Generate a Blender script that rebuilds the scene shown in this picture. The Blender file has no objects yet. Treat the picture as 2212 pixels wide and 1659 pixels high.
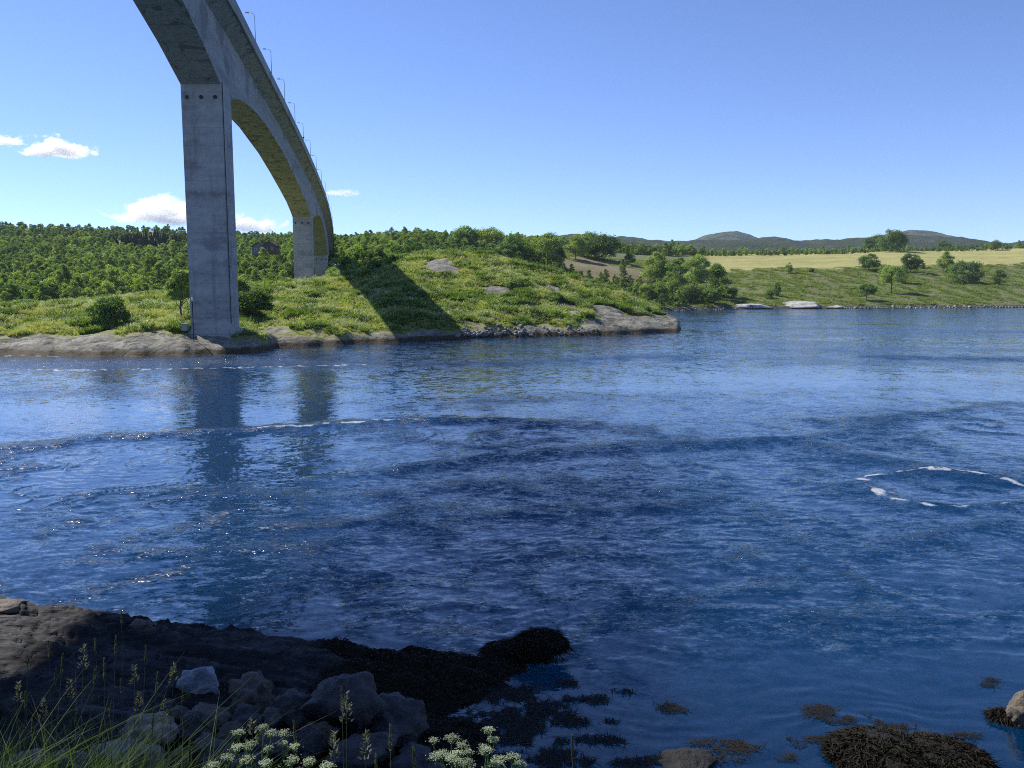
import bpy, math, random
import numpy as np
from mathutils import Vector, Matrix
random.seed(7); rng = np.random.default_rng(7)
SC = bpy.context.scene
R = math.radians
# ---------------------------------------------------------------- camera, sky, sun, exposure
H0 = 8.9                      # eye height above the water
F = 830.0; PITCH = math.atan(95 / 830)
cam_d = bpy.data.cameras.new('camera'); cam = bpy.data.objects.new('camera', cam_d)
SC.collection.objects.link(cam); SC.camera = cam
cam.location = (0, 0, H0); cam.rotation_euler = (math.pi / 2 - PITCH, 0, 0)
cam_d.sensor_width = 36; cam_d.lens = F / 1024 * 36; cam_d.clip_end = 30000; cam_d.clip_start = .1
SUN_AZ, SUN_EL = R(-54), R(44)     # azimuth measured from +Y, clockwise
wd = bpy.data.worlds.new("World"); SC.world = wd; wd.use_nodes = True
wn = wd.node_tree; wn.nodes.clear()
wo = wn.nodes.new('ShaderNodeOutputWorld'); wb = wn.nodes.new('ShaderNodeBackground')
sky = wn.nodes.new('ShaderNodeTexSky'); sky.sky_type = 'NISHITA'; sky.sun_disc = False
sky.sun_elevation = SUN_EL; sky.sun_rotation = SUN_AZ
sky.air_density = .65; sky.dust_density = 0; sky.ozone_density = 2.0; sky.altitude = 0
tint = wn.nodes.new('ShaderNodeMix'); tint.data_type = 'RGBA'; tint.blend_type = 'MULTIPLY'; tint.inputs[0].default_value = 1
tint.inputs[7].default_value = (.90, .975, 1.25, 1)      # cool white balance of the camera
wn.links.new(sky.outputs[0], tint.inputs[6]); wn.links.new(tint.outputs[2], wb.inputs[0]); wb.inputs[1].default_value = .099
wn.links.new(wb.outputs[0], wo.inputs[0])
sun_d = bpy.data.lights.new('sun', 'SUN'); sun = bpy.data.objects.new('sun', sun_d); SC.collection.objects.link(sun)
sun_d.energy = 4.6; sun_d.angle = R(.5); sun_d.color = (1, .95, .87)
sdir = Vector((math.sin(SUN_AZ) * math.cos(SUN_EL), math.cos(SUN_AZ) * math.cos(SUN_EL), math.sin(SUN_EL)))
sun.rotation_euler = sdir.to_track_quat('Z', 'Y').to_euler(); sun.location = (-40, 20, 80)
SC.view_settings.view_transform = 'Standard'; SC.view_settings.look = 'None'
SC.view_settings.gamma = 1; SC.view_settings.exposure = 0.6
SC.cycles.use_denoising = False; SC.cycles.filter_width = 1.05
SC.cycles.max_bounces = 10; SC.cycles.diffuse_bounces = 3; SC.cycles.glossy_bounces = 3
SC.cycles.transmission_bounces = 3; SC.cycles.transparent_max_bounces = 6; SC.cycles.volume_bounces = 10
SC.cycles.sample_clamp_indirect = 1.8; SC.cycles.caustics_reflective = False; SC.cycles.caustics_refractive = False

# ---------------------------------------------------------------- plan geometry helpers
def ray(u, v):                # u, v in a 2212 x 1659 survey of the view
    x = (u / 2.16015 - 512) / F; y = (384 - v / 2.16015) / F
    return (x, math.cos(PITCH) + y * math.sin(PITCH), -math.sin(PITCH) + y * math.cos(PITCH))
def gr(u, v, z=0.0):          # ground point at height z
    r = ray(u, v); k = (z - H0) / r[2]; return Vector((r[0] * k, r[1] * k, z))
def aty(u, v, Y):
    r = ray(u, v); k = Y / r[1]; return Vector((r[0] * k, Y, H0 + r[2] * k))
def ev(v):                    # slope z/Y of a survey row
    r = ray(1106, v); return r[2] / r[1]
def tu(u, v=600):             # X/Y of a survey column
    r = ray(u, v); return r[0] / r[1]
def sst(a, b, x):
    k = np.clip((x - a) / (b - a), 0, 1); return k * k * (3 - 2 * k)

def _h(ix, iy, s):
    n = (ix.astype(np.int64) * 374761393 + iy.astype(np.int64) * 668265263 + s * 974711) & 0x7fffffff
    n = ((n ^ (n >> 13)) * 1274126177) & 0x7fffffff
    return ((n ^ (n >> 16)) & 0xffff) / 65535.0 * 2 * np.pi
def pn(x, y, s=0):            # gradient noise about -.7 .. .7
    x = np.asarray(x, float); y = np.asarray(y, float)
    ix = np.floor(x); iy = np.floor(y); fx = x - ix; fy = y - iy
    ux = fx * fx * fx * (fx * (fx * 6 - 15) + 10); uy = fy * fy * fy * (fy * (fy * 6 - 15) + 10)
    def g(a, b):
        th = _h(ix + a, iy + b, s); return np.cos(th) * (fx - a) + np.sin(th) * (fy - b)
    a = g(0, 0) * (1 - ux) + g(1, 0) * ux; b = g(0, 1) * (1 - ux) + g(1, 1) * ux
    return (a * (1 - uy) + b * uy) * 1.4
def fbm(x, y, o=4, s=0, g=.5):
    r = 0; a = 1; k = 1
    for i in range(o):
        r = r + a * pn(x * k + 13.7 * i, y * k - 7.3 * i, s + i); a *= g; k *= 2.03
    return r

# ---------------------------------------------------------------- object helpers
COL = SC.collection
def tag(o, label=None, cat=None, group=None, kind=None):
    if label: o['label'] = label
    if cat: o['category'] = cat
    if group: o['group'] = group
    if kind: o['kind'] = kind
    return o
def mesh(name, V, Fc, mats, smooth=False, midx=None):
    """Fc: list/array of equal-size faces or list of such arrays"""
    me = bpy.data.meshes.new(name)
    V = np.asarray(V, np.float32).reshape(-1, 3)
    if isinstance(Fc, np.ndarray): Fc = [Fc]
    elif len(Fc) and not isinstance(Fc[0], np.ndarray):
        by = {}
        for f_ in Fc: by.setdefault(len(f_), []).append(f_)
        Fc = [np.array(x) for x in by.values()]
    loops = np.concatenate([f_.ravel() for f_ in Fc]).astype(np.int32)
    sizes = np.concatenate([np.full(len(f_), f_.shape[1]) for f_ in Fc]).astype(np.int32)
    starts = np.concatenate([[0], np.cumsum(sizes)[:-1]]).astype(np.int32)
    me.vertices.add(len(V)); me.vertices.foreach_set('co', V.ravel())
    me.loops.add(len(loops)); me.loops.foreach_set('vertex_index', loops)
    me.polygons.add(len(sizes)); me.polygons.foreach_set('loop_start', starts)
    try: me.polygons.foreach_set('loop_total', sizes)
    except Exception: pass
    me.polygons.foreach_set('use_smooth', np.full(len(sizes), bool(smooth)))
    for m in (mats if isinstance(mats, (list, tuple)) else [mats]): me.materials.append(m)
    if midx is not None: me.polygons.foreach_set('material_index', np.asarray(midx, np.int32))
    me.update(calc_edges=True); me.validate()
    return me
def link(name, me, parent=None, loc=None):
    o = bpy.data.objects.new(name, me); COL.objects.link(o)
    if parent is not None: o.parent = parent
    if loc is not None: o.location = loc
    return o
def empty(name, loc, rz=0, sc=1):
    o = bpy.data.objects.new(name, None); COL.objects.link(o); o.location = loc
    o.rotation_euler = (0, 0, rz); o.scale = (sc, sc, sc); return o
def attr(me, name, vals):
    a = me.attributes.new(name, 'FLOAT', 'POINT'); a.data.foreach_set('value', np.asarray(vals, np.float32).ravel())
class MB:                     # merges shapes into ONE mesh
    def __init__(s): s.V = []; s.F = []; s.n = 0
    def add(s, V, Fc):
        V = np.asarray(V, float).reshape(-1, 3)
        s.V.append(V); s.F += [[i + s.n for i in f_] for f_ in Fc]; s.n += len(V)
    def box(s, c, d, rz=0, top=1.0):
        x, y, z = [k / 2 for k in d]; P = []
        for sz in (-1, 1):
            k = top if sz > 0 else 1
            for sx, sy in ((-1, -1), (1, -1), (1, 1), (-1, 1)): P.append((sx * x * k, sy * y * k, sz * z))
        P = np.array(P); cr, sr = math.cos(rz), math.sin(rz)
        P = np.c_[P[:, 0] * cr - P[:, 1] * sr, P[:, 0] * sr + P[:, 1] * cr, P[:, 2]] + np.array(c)
        s.add(P, [(0, 3, 2, 1), (4, 5, 6, 7), (0, 1, 5, 4), (1, 2, 6, 5), (2, 3, 7, 6), (3, 0, 4, 7)])
    def tube(s, pts, rad, n=8):
        pts = [Vector(p) for p in pts]
        if not isinstance(rad, (list, tuple)): rad = [rad] * len(pts)
        P = []
        for i, p in enumerate(pts):
            d = (pts[min(i + 1, len(pts) - 1)] - pts[max(i - 1, 0)]).normalized()
            a = d.cross(Vector((0, 0, 1)) if abs(d.z) < .9 else Vector((1, 0, 0))).normalized(); b = d.cross(a)
            for k in range(n):
                th = 2 * math.pi * k / n; P.append(p + (a * math.cos(th) + b * math.sin(th)) * rad[i])
        Fc = []
        for i in range(len(pts) - 1):
            for k in range(n):
                k2 = (k + 1) % n; Fc.append((i * n + k, i * n + k2, (i + 1) * n + k2, (i + 1) * n + k))
        Fc.append(tuple(range(n))[::-1]); Fc.append(tuple((len(pts) - 1) * n + k for k in range(n)))
        s.add([tuple(p) for p in P], Fc)
    def mesh(s, name, mat, smooth=False): return mesh(name, np.concatenate(s.V), s.F, mat, smooth)
    def build(s, name, mat, parent=None, smooth=False): return link(name, s.mesh(name, mat, smooth), parent)

# ---------------------------------------------------------------- materials
class NT:
    def __init__(s, name):
        s.m = bpy.data.materials.new(name); s.m.use_nodes = True; s.t = s.m.node_tree; s.t.nodes.clear()
        s.out = s.n('ShaderNodeOutputMaterial'); s.co = s.n('ShaderNodeTexCoord').outputs['Object']
    def n(s, ty, **k):
        x = s.t.nodes.new(ty)
        for a, b in k.items(): setattr(x, a, b)
        return x
    def l(s, a, b): s.t.links.new(a, b)
    def put(s, sock, v):
        if hasattr(v, 'default_value') or hasattr(v, 'is_linked'): s.l(v, sock)
        else: sock.default_value = v
    def math(s, op, a, b=0.0, clamp=False):
        x = s.n('ShaderNodeMath', operation=op, use_clamp=clamp); s.put(x.inputs[0], a); s.put(x.inputs[1], b); return x.outputs[0]
    def noise(s, scale, detail=3, rough=.5, vec=None, col=False, dist=0.0):
        x = s.n('ShaderNodeTexNoise'); x.inputs['Scale'].default_value = scale; x.inputs['Detail'].default_value = detail
        x.inputs['Roughness'].default_value = rough; x.inputs['Distortion'].default_value = dist
        s.l(vec or s.co, x.inputs['Vector']); return x.outputs['Color' if col else 'Fac']
    def map(s, scale=(1, 1, 1), vec=None, rot=(0, 0, 0)):
        x = s.n('ShaderNodeMapping'); x.inputs['Scale'].default_value = scale; x.inputs['Rotation'].default_value = rot
        s.l(vec or s.co, x.inputs['Vector']); return x.outputs[0]
    def ramp(s, fac, stops):
        x = s.n('ShaderNodeValToRGB'); e = x.color_ramp.elements
        while len(e) < len(stops): e.new(.5)
        for i, (p, c) in enumerate(stops):
            e[i].position = p; e[i].color = (*c, 1) if len(c) == 3 else c
        s.l(fac, x.inputs[0]); return x.outputs[0]
    def mix(s, f_, a, b, mode='MIX'):
        x = s.n('ShaderNodeMix', data_type='RGBA', blend_type=mode)
        s.put(x.inputs[0], f_)
        for i, v in ((6, a), (7, b)):
            if isinstance(v, tuple): x.inputs[i].default_value = (*v, 1) if len(v) == 3 else v
            else: s.l(v, x.inputs[i])
        return x.outputs[2]
    def bump(s, h, dist=.1, strength=1, nrm=None):
        x = s.n('ShaderNodeBump'); x.inputs['Distance'].default_value = dist; x.inputs['Strength'].default_value = strength
        s.l(h, x.inputs['Height']);
        if nrm: s.l(nrm, x.inputs['Normal'])
        return x.outputs[0]
    def attr(s, name): return s.n('ShaderNodeAttribute', attribute_name=name).outputs['Fac']
    def pbr(s, col, rough=.8, nrm=None, spec=.3, **k):
        p = s.n('ShaderNodeBsdfPrincipled')
        if isinstance(col, tuple): p.inputs['Base Color'].default_value = (*col, 1)
        else: s.l(col, p.inputs['Base Color'])
        s.put(p.inputs['Roughness'], rough); p.inputs['Specular IOR Level'].default_value = spec
        if nrm: s.l(nrm, p.inputs['Normal'])
        s.l(p.outputs[0], s.out.inputs[0]); return p
def plain(name, col, rough=.7, metal=0.0, var=.15, scale=3.0):
    t = NT(name); f_ = t.noise(scale, 4)
    c = t.mix(f_, tuple(k * (1 - var) for k in col), tuple(min(1, k * (1 + var)) for k in col))
    p = t.pbr(c, rough); p.inputs['Metallic'].default_value = metal; return t.m

def leafmat(name, c1, c2, c3=None, trans=.3, nscale=.35, hue=.0):
    """c1..c2 vary over the crown, per plant shift towards c3"""
    t = NT(name)
    oi = t.n('ShaderNodeObjectInfo').outputs['Random']
    f_ = t.noise(nscale, 3, .6)
    c = t.mix(t.ramp(f_, [(.35, (0, 0, 0)), (.65, (1, 1, 1))]), c1, c2)
    if c3: c = t.mix(t.math('MULTIPLY', oi, .75), c, c3)
    k = t.math('ADD', t.math('MULTIPLY', t.math('FRACT', t.math('MULTIPLY', oi, 37.7)), .5), .75)
    hs = t.n('ShaderNodeHueSaturation'); t.l(c, hs.inputs['Color']); t.l(k, hs.inputs['Value'])
    d = t.n('ShaderNodeBsdfDiffuse'); t.l(hs.outputs[0], d.inputs[0])
    tr = t.n('ShaderNodeBsdfTranslucent'); t.l(t.mix(1.0, hs.outputs[0], (1.2, 1.35, .5), 'MULTIPLY'), tr.inputs[0])
    m = t.n('ShaderNodeMixShader'); m.inputs[0].default_value = trans; t.l(d.outputs[0], m.inputs[1]); t.l(tr.outputs[0], m.inputs[2])
    g = t.n('ShaderNodeBsdfGlossy'); g.inputs['Roughness'].default_value = .6; g.inputs[0].default_value = (1, 1, 1, 1)
    m2 = t.n('ShaderNodeMixShader'); m2.inputs[0].default_value = .012; t.l(m.outputs[0], m2.inputs[1]); t.l(g.outputs[0], m2.inputs[2])
    t.l(m2.outputs[0], t.out.inputs[0]); return t.m
M = {}
M['birch'] = leafmat('birch_leaves', (.23, .30, .085), (.35, .405, .145), (.17, .25, .075), .52)
M['alder'] = leafmat('alder_leaves', (.12, .19, .055), (.20, .27, .085), (.10, .165, .055), .5)
M['spruce'] = leafmat('spruce_needles', (.012, .03, .012), (.02, .042, .016), (.012, .028, .014), .1)
M['fern'] = leafmat('fern_leaves', (.28, .325, .12), (.40, .41, .185), (.22, .28, .10), .48, .5)
M['meadow'] = leafmat('meadow_blades', (.38, .37, .155), (.52, .48, .225), (.31, .335, .13), .48, .5)
M['weeds'] = leafmat('dark_weeds', (.12, .18, .045), (.19, .26, .07), (.11, .17, .05), .42, .5)
M['grass'] = leafmat('bank_grass', (.07, .12, .028), (.12, .18, .05), (.09, .13, .05), .4, 2.0)
M['bark'] = plain('bark', (.11, .095, .08), .9)
M['steel'] = plain('galvanised_steel', (.25, .27, .3), .5, .6)
M['dark'] = plain('dark_metal', (.03, .03, .035), .6)
M['white'] = plain('white_paint', (.75, .75, .73), .6, var=.06)
M['glass'] = plain('window_glass', (.03, .04, .05), .12)

def concrete():
    t = NT('bridge_concrete')
    geo = t.n('ShaderNodeNewGeometry').outputs['Position']
    big = t.noise(.16, 5, .6, geo); band = t.noise(1.0, 3, .6, t.map((.03, .03, .55), geo)); fine = t.noise(1.6, 6, .65, geo)
    streak = t.noise(1.0, 4, .6, t.map((1.1, 1.1, .05), geo))
    c = t.ramp(t.math('ADD', t.math('MULTIPLY', band, .6), t.math('MULTIPLY', fine, .4)),
               [(.32, (.15, .155, .155)), (.45, (.28, .285, .28)), (.6, (.37, .375, .365))])
    c = t.mix(t.math('MULTIPLY', t.ramp(t.math('ADD', t.math('MULTIPLY', big, .6), t.math('MULTIPLY', band, .4)), [(.53, (0, 0, 0)), (.6, (1, 1, 1))]), .6), c, (.11, .115, .12))
    c = t.mix(t.math('MULTIPLY', t.ramp(streak, [(.55, (0, 0, 0)), (.72, (1, 1, 1))]), .5), c, (.13, .13, .125))
    z = t.n('ShaderNodeSeparateXYZ'); t.l(geo, z.inputs[0])
    w = t.math('FRACT', t.math('DIVIDE', z.outputs[2], 2.4))
    ln = t.math('MULTIPLY', t.math('LESS_THAN', w, .035), .28)
    c = t.mix(ln, c, (.12, .12, .12))
    t.pbr(c, .85, t.bump(fine, .05, .5)); return t.m
M['concrete'] = concrete()
def soffit():
    t = NT('soffit_concrete')
    geo = t.n('ShaderNodeNewGeometry').outputs['Position']
    fine = t.noise(.9, 6, .65, geo); blot = t.noise(.25, 4, .65, geo, dist=1.5)
    c = t.ramp(fine, [(.35, (.27, .285, .26)), (.65, (.38, .395, .36))])
    c = t.mix(t.math('MULTIPLY', t.ramp(blot, [(.54, (0, 0, 0)), (.6, (1, 1, 1))]), .6), c, (.085, .085, .075))
    y = t.n('ShaderNodeSeparateXYZ'); t.l(geo, y.inputs[0])
    ln = t.math('MULTIPLY', t.math('LESS_THAN', t.math('FRACT', t.math('DIVIDE', y.outputs[1], 4.5)), .04), .4)
    c = t.mix(ln, c, (.1, .1, .085))
    t.pbr(c, .9, t.bump(fine, .05, .5)); return t.m
M['soffit'] = soffit()

def rockmat(name, ca, cb, dark=(.02, .02, .018), scale=.6, wet=1.2, weed=(.035, .024, .008), lich=.5, layered=False, attrs=False):
    t = NT(name); geo = t.n('ShaderNodeNewGeometry').outputs['Position']
    vec = t.map((.35, 1.6, 3.0), geo, (0, 0, R(8))) if layered else geo
    f1 = t.noise(scale, 7, .62, vec, dist=.4); f2 = t.noise(scale * 5, 5, .6, vec)
    c = t.ramp(t.math('ADD', t.math('MULTIPLY', f1, .65), t.math('MULTIPLY', f2, .35)), [(.38, dark), (.47, ca), (.64, cb)])  # crevice shade painted into the colour as a dark tone at noise lows
    li = t.math('MULTIPLY', t.ramp(t.noise(scale * 1.7, 5, .6, geo), [(.58, (0, 0, 0)), (.66, (1, 1, 1))]), lich)
    c = t.mix(li, c, (.17, .17, .07))
    if wet:
        z = t.n('ShaderNodeSeparateXYZ'); t.l(geo, z.inputs[0])
        zz = t.math('ADD', z.outputs[2], t.math('MULTIPLY', t.math('SUBTRACT', f1, .5), -2.0 * wet))
        k = t.n('ShaderNodeMapRange'); t.l(zz, k.inputs[0]); k.inputs[1].default_value = wet * .7; k.inputs[2].default_value = wet * 1.0
        k.inputs[3].default_value = 1; k.inputs[4].default_value = 0
        c = t.mix(k.outputs[0], c, t.mix(f2, weed, tuple(k_ * 2.2 for k_ in weed)))
    h = t.math('ADD', f1, t.math('MULTIPLY', f2, .35))
    t.pbr(c, .75, t.bump(h, .25 if layered else .15, .9)); return t, c, h

# ---------------------------------------------------------------- terrain functions (t = X/Y, Y)
def itp(x, xs, ys): return np.interp(x, xs, ys)
PW_u = [-900, -300, 0, 120, 200, 420, 540, 600, 700, 850, 1000, 1200, 1400, 1480, 1490]
PW_v = [800, 775, 766, 768, 771, 768, 763, 752, 746, 740, 731, 726, 720, 716, 714]
PR_u = [-900, -300, 0, 180, 410, 560, 640, 720, 760, 800, 850, 900, 960, 1060, 1150, 1250, 1350, 1430, 1465, 1480, 1490]
PR_v = [676, 668, 663, 654, 629, 617, 610, 598, 590, 577, 560, 552, 546, 552, 577, 605, 640, 673, 692, 705, 722]
PR_Y = [170, 170, 178, 182, 190, 205, 215, 225, 228, 230, 230, 228, 224, 220, 215, 210, 206, 202, 199, 198, 197]
tPW = [tu(a, b) for a, b in zip(PW_u, PW_v)]; YPW = [-H0 / ev(b) for b in PW_v]
tPR = [tu(a, b) for a, b in zip(PR_u, PR_v)]; ePR = [ev(b) for b in PR_v]
TT = tu(1484, 714)
def pen_edges(t):
    yw = itp(t, tPW, YPW) + 1.5 * fbm(t * 26, t * 0, 2, 3); yr = itp(t, tPR, PR_Y)
    return yw, np.maximum(yr, yw + 4)
def pen(t, Y):
    t = np.asarray(t, float); Y = np.asarray(Y, float)
    yw, yr = pen_edges(t); zr = H0 + yr * itp(t, tPR, ePR)
    X = t * Y; zr = zr
    s = np.clip((Y - yw) / (yr - yw), -1, 1)
    d = Y - yw
    lip = itp(t, [tu(0), tu(400), tu(600), tu(1000), tu(1250), tu(1400), tu(1480)], [2.5, 2.7, 1.9, 1.8, 1.8, 2.2, 1.0])
    lip = np.minimum(lip, zr)
    lipd = itp(t, [tu(0), tu(600), tu(1200), tu(1480)], [9, 5, 5, 5])
    z1 = lip * (1 - np.exp(-np.maximum(d, 0) / lipd * 2.2))
    sh = np.where(s > 0, s, 0) ** 1.25
    z = z1 + np.maximum(zr - lip, 0) * sh
    z = np.where(d < 0, d * .35, z)
    b = np.maximum(Y - yr, 0)
    z = z - (b / 26.0) ** 2 * 2.0 - b * .03
    hump = sst(0, .3, s) * (1 - sst(.8, 1.0, s))
    z = z + hump * (fbm(X / 17, Y / 17, 4, 11) * 1.6)
    rk = (1 - sst(.5, 1.3, z1 / np.maximum(lip, .3))) if False else np.exp(-np.maximum(d, 0) / 9.0)
    wq = fbm(X / 7, Y / 7, 3, 25); crack = np.exp(-(np.abs(fbm(X / 16 + Y / 9, Y / 3.2 - X / 22, 3, 27)) / .07) ** 2)
    step = np.abs(((X * .10 + Y * .42 + wq * 1.6) % 1.0) - .5) * 2
    z = z + np.where(d > -1, rk * (fbm(X / 12, Y / 7, 2, 21, .45) * 1.1 + .4 * (step - .5) - .5 * crack) * sst(0, 6, d), 0)
    end = sst(0, .012, TT - t)
    return z * end - 3 * (1 - end)
def blob(t, Y, u, v, ru, z0, ry=None):
    p = gr(u, v, z0); X = t * Y; rx = ru / 1793 * p.y; ry = ry or rx
    return np.exp(-((X - p.x) / rx) ** 2 - ((Y - p.y) / ry) ** 2)
FU = [-900, 0, 400, 730, 900, 1150, 1400, 1490, 1570, 1800, 2212, 3000]
tF = [tu(a) for a in FU]
FY = [[250, 250, 250, 258, 272, 290, 327, 346, 364, 380, 403, 436],
      [420, 420, 420, 400, 390, 400, 440, 470, 505, 520, 560, 600],
      [620, 620, 620, 600, 560, 560, 600, 620, 660, 700, 740, 780],
      [900, 900, 900, 900, 900, 900, 900, 900, 900, 900, 900, 960],
      [1500] * 12]
FV = [None, [600, 603, 590, 580, 562, 572, 600, 612, 590, 583, 571, 560],
      [540, 544, 540, 536, 528, 538, 556, 558, 557, 551, 541, 534],
      [486, 490, 505, 521, 511, 524, 541, 550, 554, 548, 538, 530],
      [520, 520, 530, 540, 530, 538, 548, 556, 558, 552, 545, 540]]
FE = [[(z - H0) / y for z, y in zip([1.5, 1.5, 1.5, 3, 2, 1, -.3, -.3, -.3, -.3, -.3, -.3], FY[0])]] + [[ev(v) for v in r] for r in FV[1:]]
def far(t, Y):
    t = np.asarray(t, float); Y = np.asarray(Y, float)
    ys = [itp(t, tF, r) for r in FY]; es = [itp(t, tF, r) for r in FE]
    e = es[0] + (Y - ys[0]) * 0
    for i in range(4):
        k = np.clip((Y - ys[i]) / (ys[i + 1] - ys[i]), 0, 1)
        k = k if i else k ** .8
        e = np.where(Y >= ys[i], es[i] + (es[i + 1] - es[i]) * k, e)
    z = H0 + Y * e
    X = t * Y
    z = z + sst(15, 60, Y - ys[0]) * fbm(X / 60, Y / 60, 3, 5) * 1.5 + sst(2, 20, Y - ys[0]) * fbm(X / 9, Y / 9, 3, 9) * .35
    z = z + sst(0, 3, Y - ys[0]) * .8
    return np.where(Y < ys[0], np.minimum(-.3, z) - (ys[0] - Y) * .2, z)
def land(x, y):
    t = x / y; return np.maximum(pen(t, y), far(t, y))
def hit(u, v, fn=None, y0=100, y1=1400):
    fn = fn or (lambda t, Y: np.maximum(pen(t, Y), far(t, Y)))
    t = tu(u, v); Y = np.linspace(y0, y1, 5200); z = fn(np.full_like(Y, t), Y); k = np.nonzero(z > H0 + Y * ev(v))[0]
    if not len(k): k = [int(np.argmax((z - H0) / Y))]
    return Vector((t * Y[k[0]], Y[k[0]], float(z[k[0]])))
def polar(name, T, Y, fn, mat, attrs=None):
    tt, yy = np.meshgrid(T, Y)
    z = fn(tt, yy); V = np.c_[(tt * yy).ravel(), yy.ravel(), z.ravel()]
    n, m = len(Y), len(T); i = np.arange(n * m).reshape(n, m)
    Fc = np.c_[i[:-1, :-1].ravel(), i[:-1, 1:].ravel(), i[1:, 1:].ravel(), i[1:, :-1].ravel()]
    me = mesh(name, V, Fc, mat, True)
    if attrs:
        for k, g in attrs.items(): attr(me, k, g(tt, yy, z))
    return link(name, me)

OUT = []                      # bare outcrops
for u, v, ru, ry in ((948, 572, 40, 9), (975, 582, 26, 5), (1072, 626, 40, 5), (1100, 632, 24, 3), (1225, 662, 30, 4), (1250, 674, 34, 4), (1300, 668, 34, 6), (1330, 685, 62, 8), (1385, 690, 62, 8), (1440, 700, 44, 6), (1195, 622, 22, 4), (1310, 702, 50, 4)):
    q_ = hit(u, v, pen, 110, 240); OUT.append((q_.x, q_.y, ru / 1793 * q_.y, ry))
# rock mask on the peninsula
def rockmask(t, Y, z=None, extra=0.0):
    if z is None: z = pen(t, Y)
    yw, yr = pen_edges(t); X = t * Y
    edge = itp(t, [tu(0), tu(150), tu(330), tu(420), tu(520), tu(700), tu(860), tu(1000), tu(1100), tu(1240), tu(1300), tu(1400), tu(1480)],
               [2.3, 2.0, 2.6, 2.5, 1.9, 1.6, 1.6, 1.5, 1.3, 2.0, 2.8, 3.4, 3.6]) + fbm(X / 7, Y / 7, 3, 31) * 1.3 - .15 + extra
    r = 1 - sst(-.25, .25, z - edge)
    for px, py, rx, ry in OUT:
        r = np.maximum(r, sst(.42, .6, np.exp(-((X - px) / rx) ** 2 - ((Y - py) / ry) ** 2) + fbm(X / 3, Y / 3, 3, 41) * .22))
    return r * sst(.0, .25, np.clip(z + .6, 0, 1))
# ---------------------------------------------------------------- structure: ground sheets
def ground_pen():
    t, c, h = rockmat('peninsula_ground', (.13, .123, .10), (.31, .295, .24), dark=(.035, .032, .028), scale=.4, wet=.8, lich=.8)
    a = t.attr('rock'); geo = t.n('ShaderNodeNewGeometry').outputs['Position']
    g = t.mix(t.noise(.4, 4, .6, geo), (.13, .14, .045), (.25, .25, .085))
    col = t.mix(a, g, c); t.pbr(col, .85, t.bump(h, .35, 1.0)); return t.m
T = np.linspace(tu(-900), tu(1500), 900)
YS = np.r_[np.linspace(98, 150, 210), np.linspace(150.5, 240, 230), np.linspace(242, 330, 30)]
polar('peninsula_ground', T, YS, pen, ground_pen(), {'rock': lambda a, b, z: rockmask(a, b, z)})['kind'] = 'structure'

def ground_far():
    t = NT('far_shore_ground'); geo = t.n('ShaderNodeNewGeometry').outputs['Position']
    fld = t.attr('field'); wood = t.attr('brown'); shore = t.attr('shore')
    n1 = t.noise(.05, 5, .6, geo); n2 = t.noise(.5, 5, .65, geo)
    g = t.mix(n2, (.085, .115, .03), (.15, .175, .055))
    g = t.mix(t.math('MULTIPLY', t.ramp(n1, [(.45, (0, 0, 0)), (.6, (1, 1, 1))]), .75), g, t.mix(n2, (.115, .105, .06), (.19, .17, .10)))
    strp = t.noise(1, 3, .6, t.map((.01, .12, .1), geo))
    f_ = t.mix(t.ramp(strp, [(.35, (0, 0, 0)), (.65, (1, 1, 1))]), (.235, .235, .07), (.35, .32, .12))
    c = t.mix(fld, g, f_); c = t.mix(wood, c, t.mix(n2, (.13, .115, .055), (.21, .175, .09)))
    c = t.mix(shore, c, t.mix(n2, (.02, .018, .014), (.12, .115, .1)))
    t.pbr(c, .95, t.bump(n2, .6, .8)); return t.m
def fieldmask(t, Y, z):
    y1 = itp(t, tF, FY[1]); y2 = itp(t, tF, FY[2]); X = t * Y
    return sst(-2, 2, Y - y1 + 5 * fbm(X / 30, Y / 60, 3, 77)) * sst(tu(1490), tu(1540), t) * (1 - sst(820, 830, Y))
BP_ = hit(1290, 575, far, 300, 900)
def brownmask(t, Y, z):
    X = t * Y; return sst(.35, .6, np.exp(-((X - BP_.x) / 34) ** 2 - ((Y - BP_.y) / 70) ** 2) + .3 * fbm(X / 25, Y / 25, 3, 5))
polar('far_shore_ground', np.linspace(tu(-900), tu(3000), 620), np.r_[np.linspace(240, 470, 170), np.linspace(472, 900, 170), np.linspace(910, 1500, 30)], far, ground_far(),
      {'field': fieldmask, 'brown': brownmask, 'shore': lambda a, b, z: 1 - sst(1.0, 1.4, z)})['kind'] = 'structure'
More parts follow.
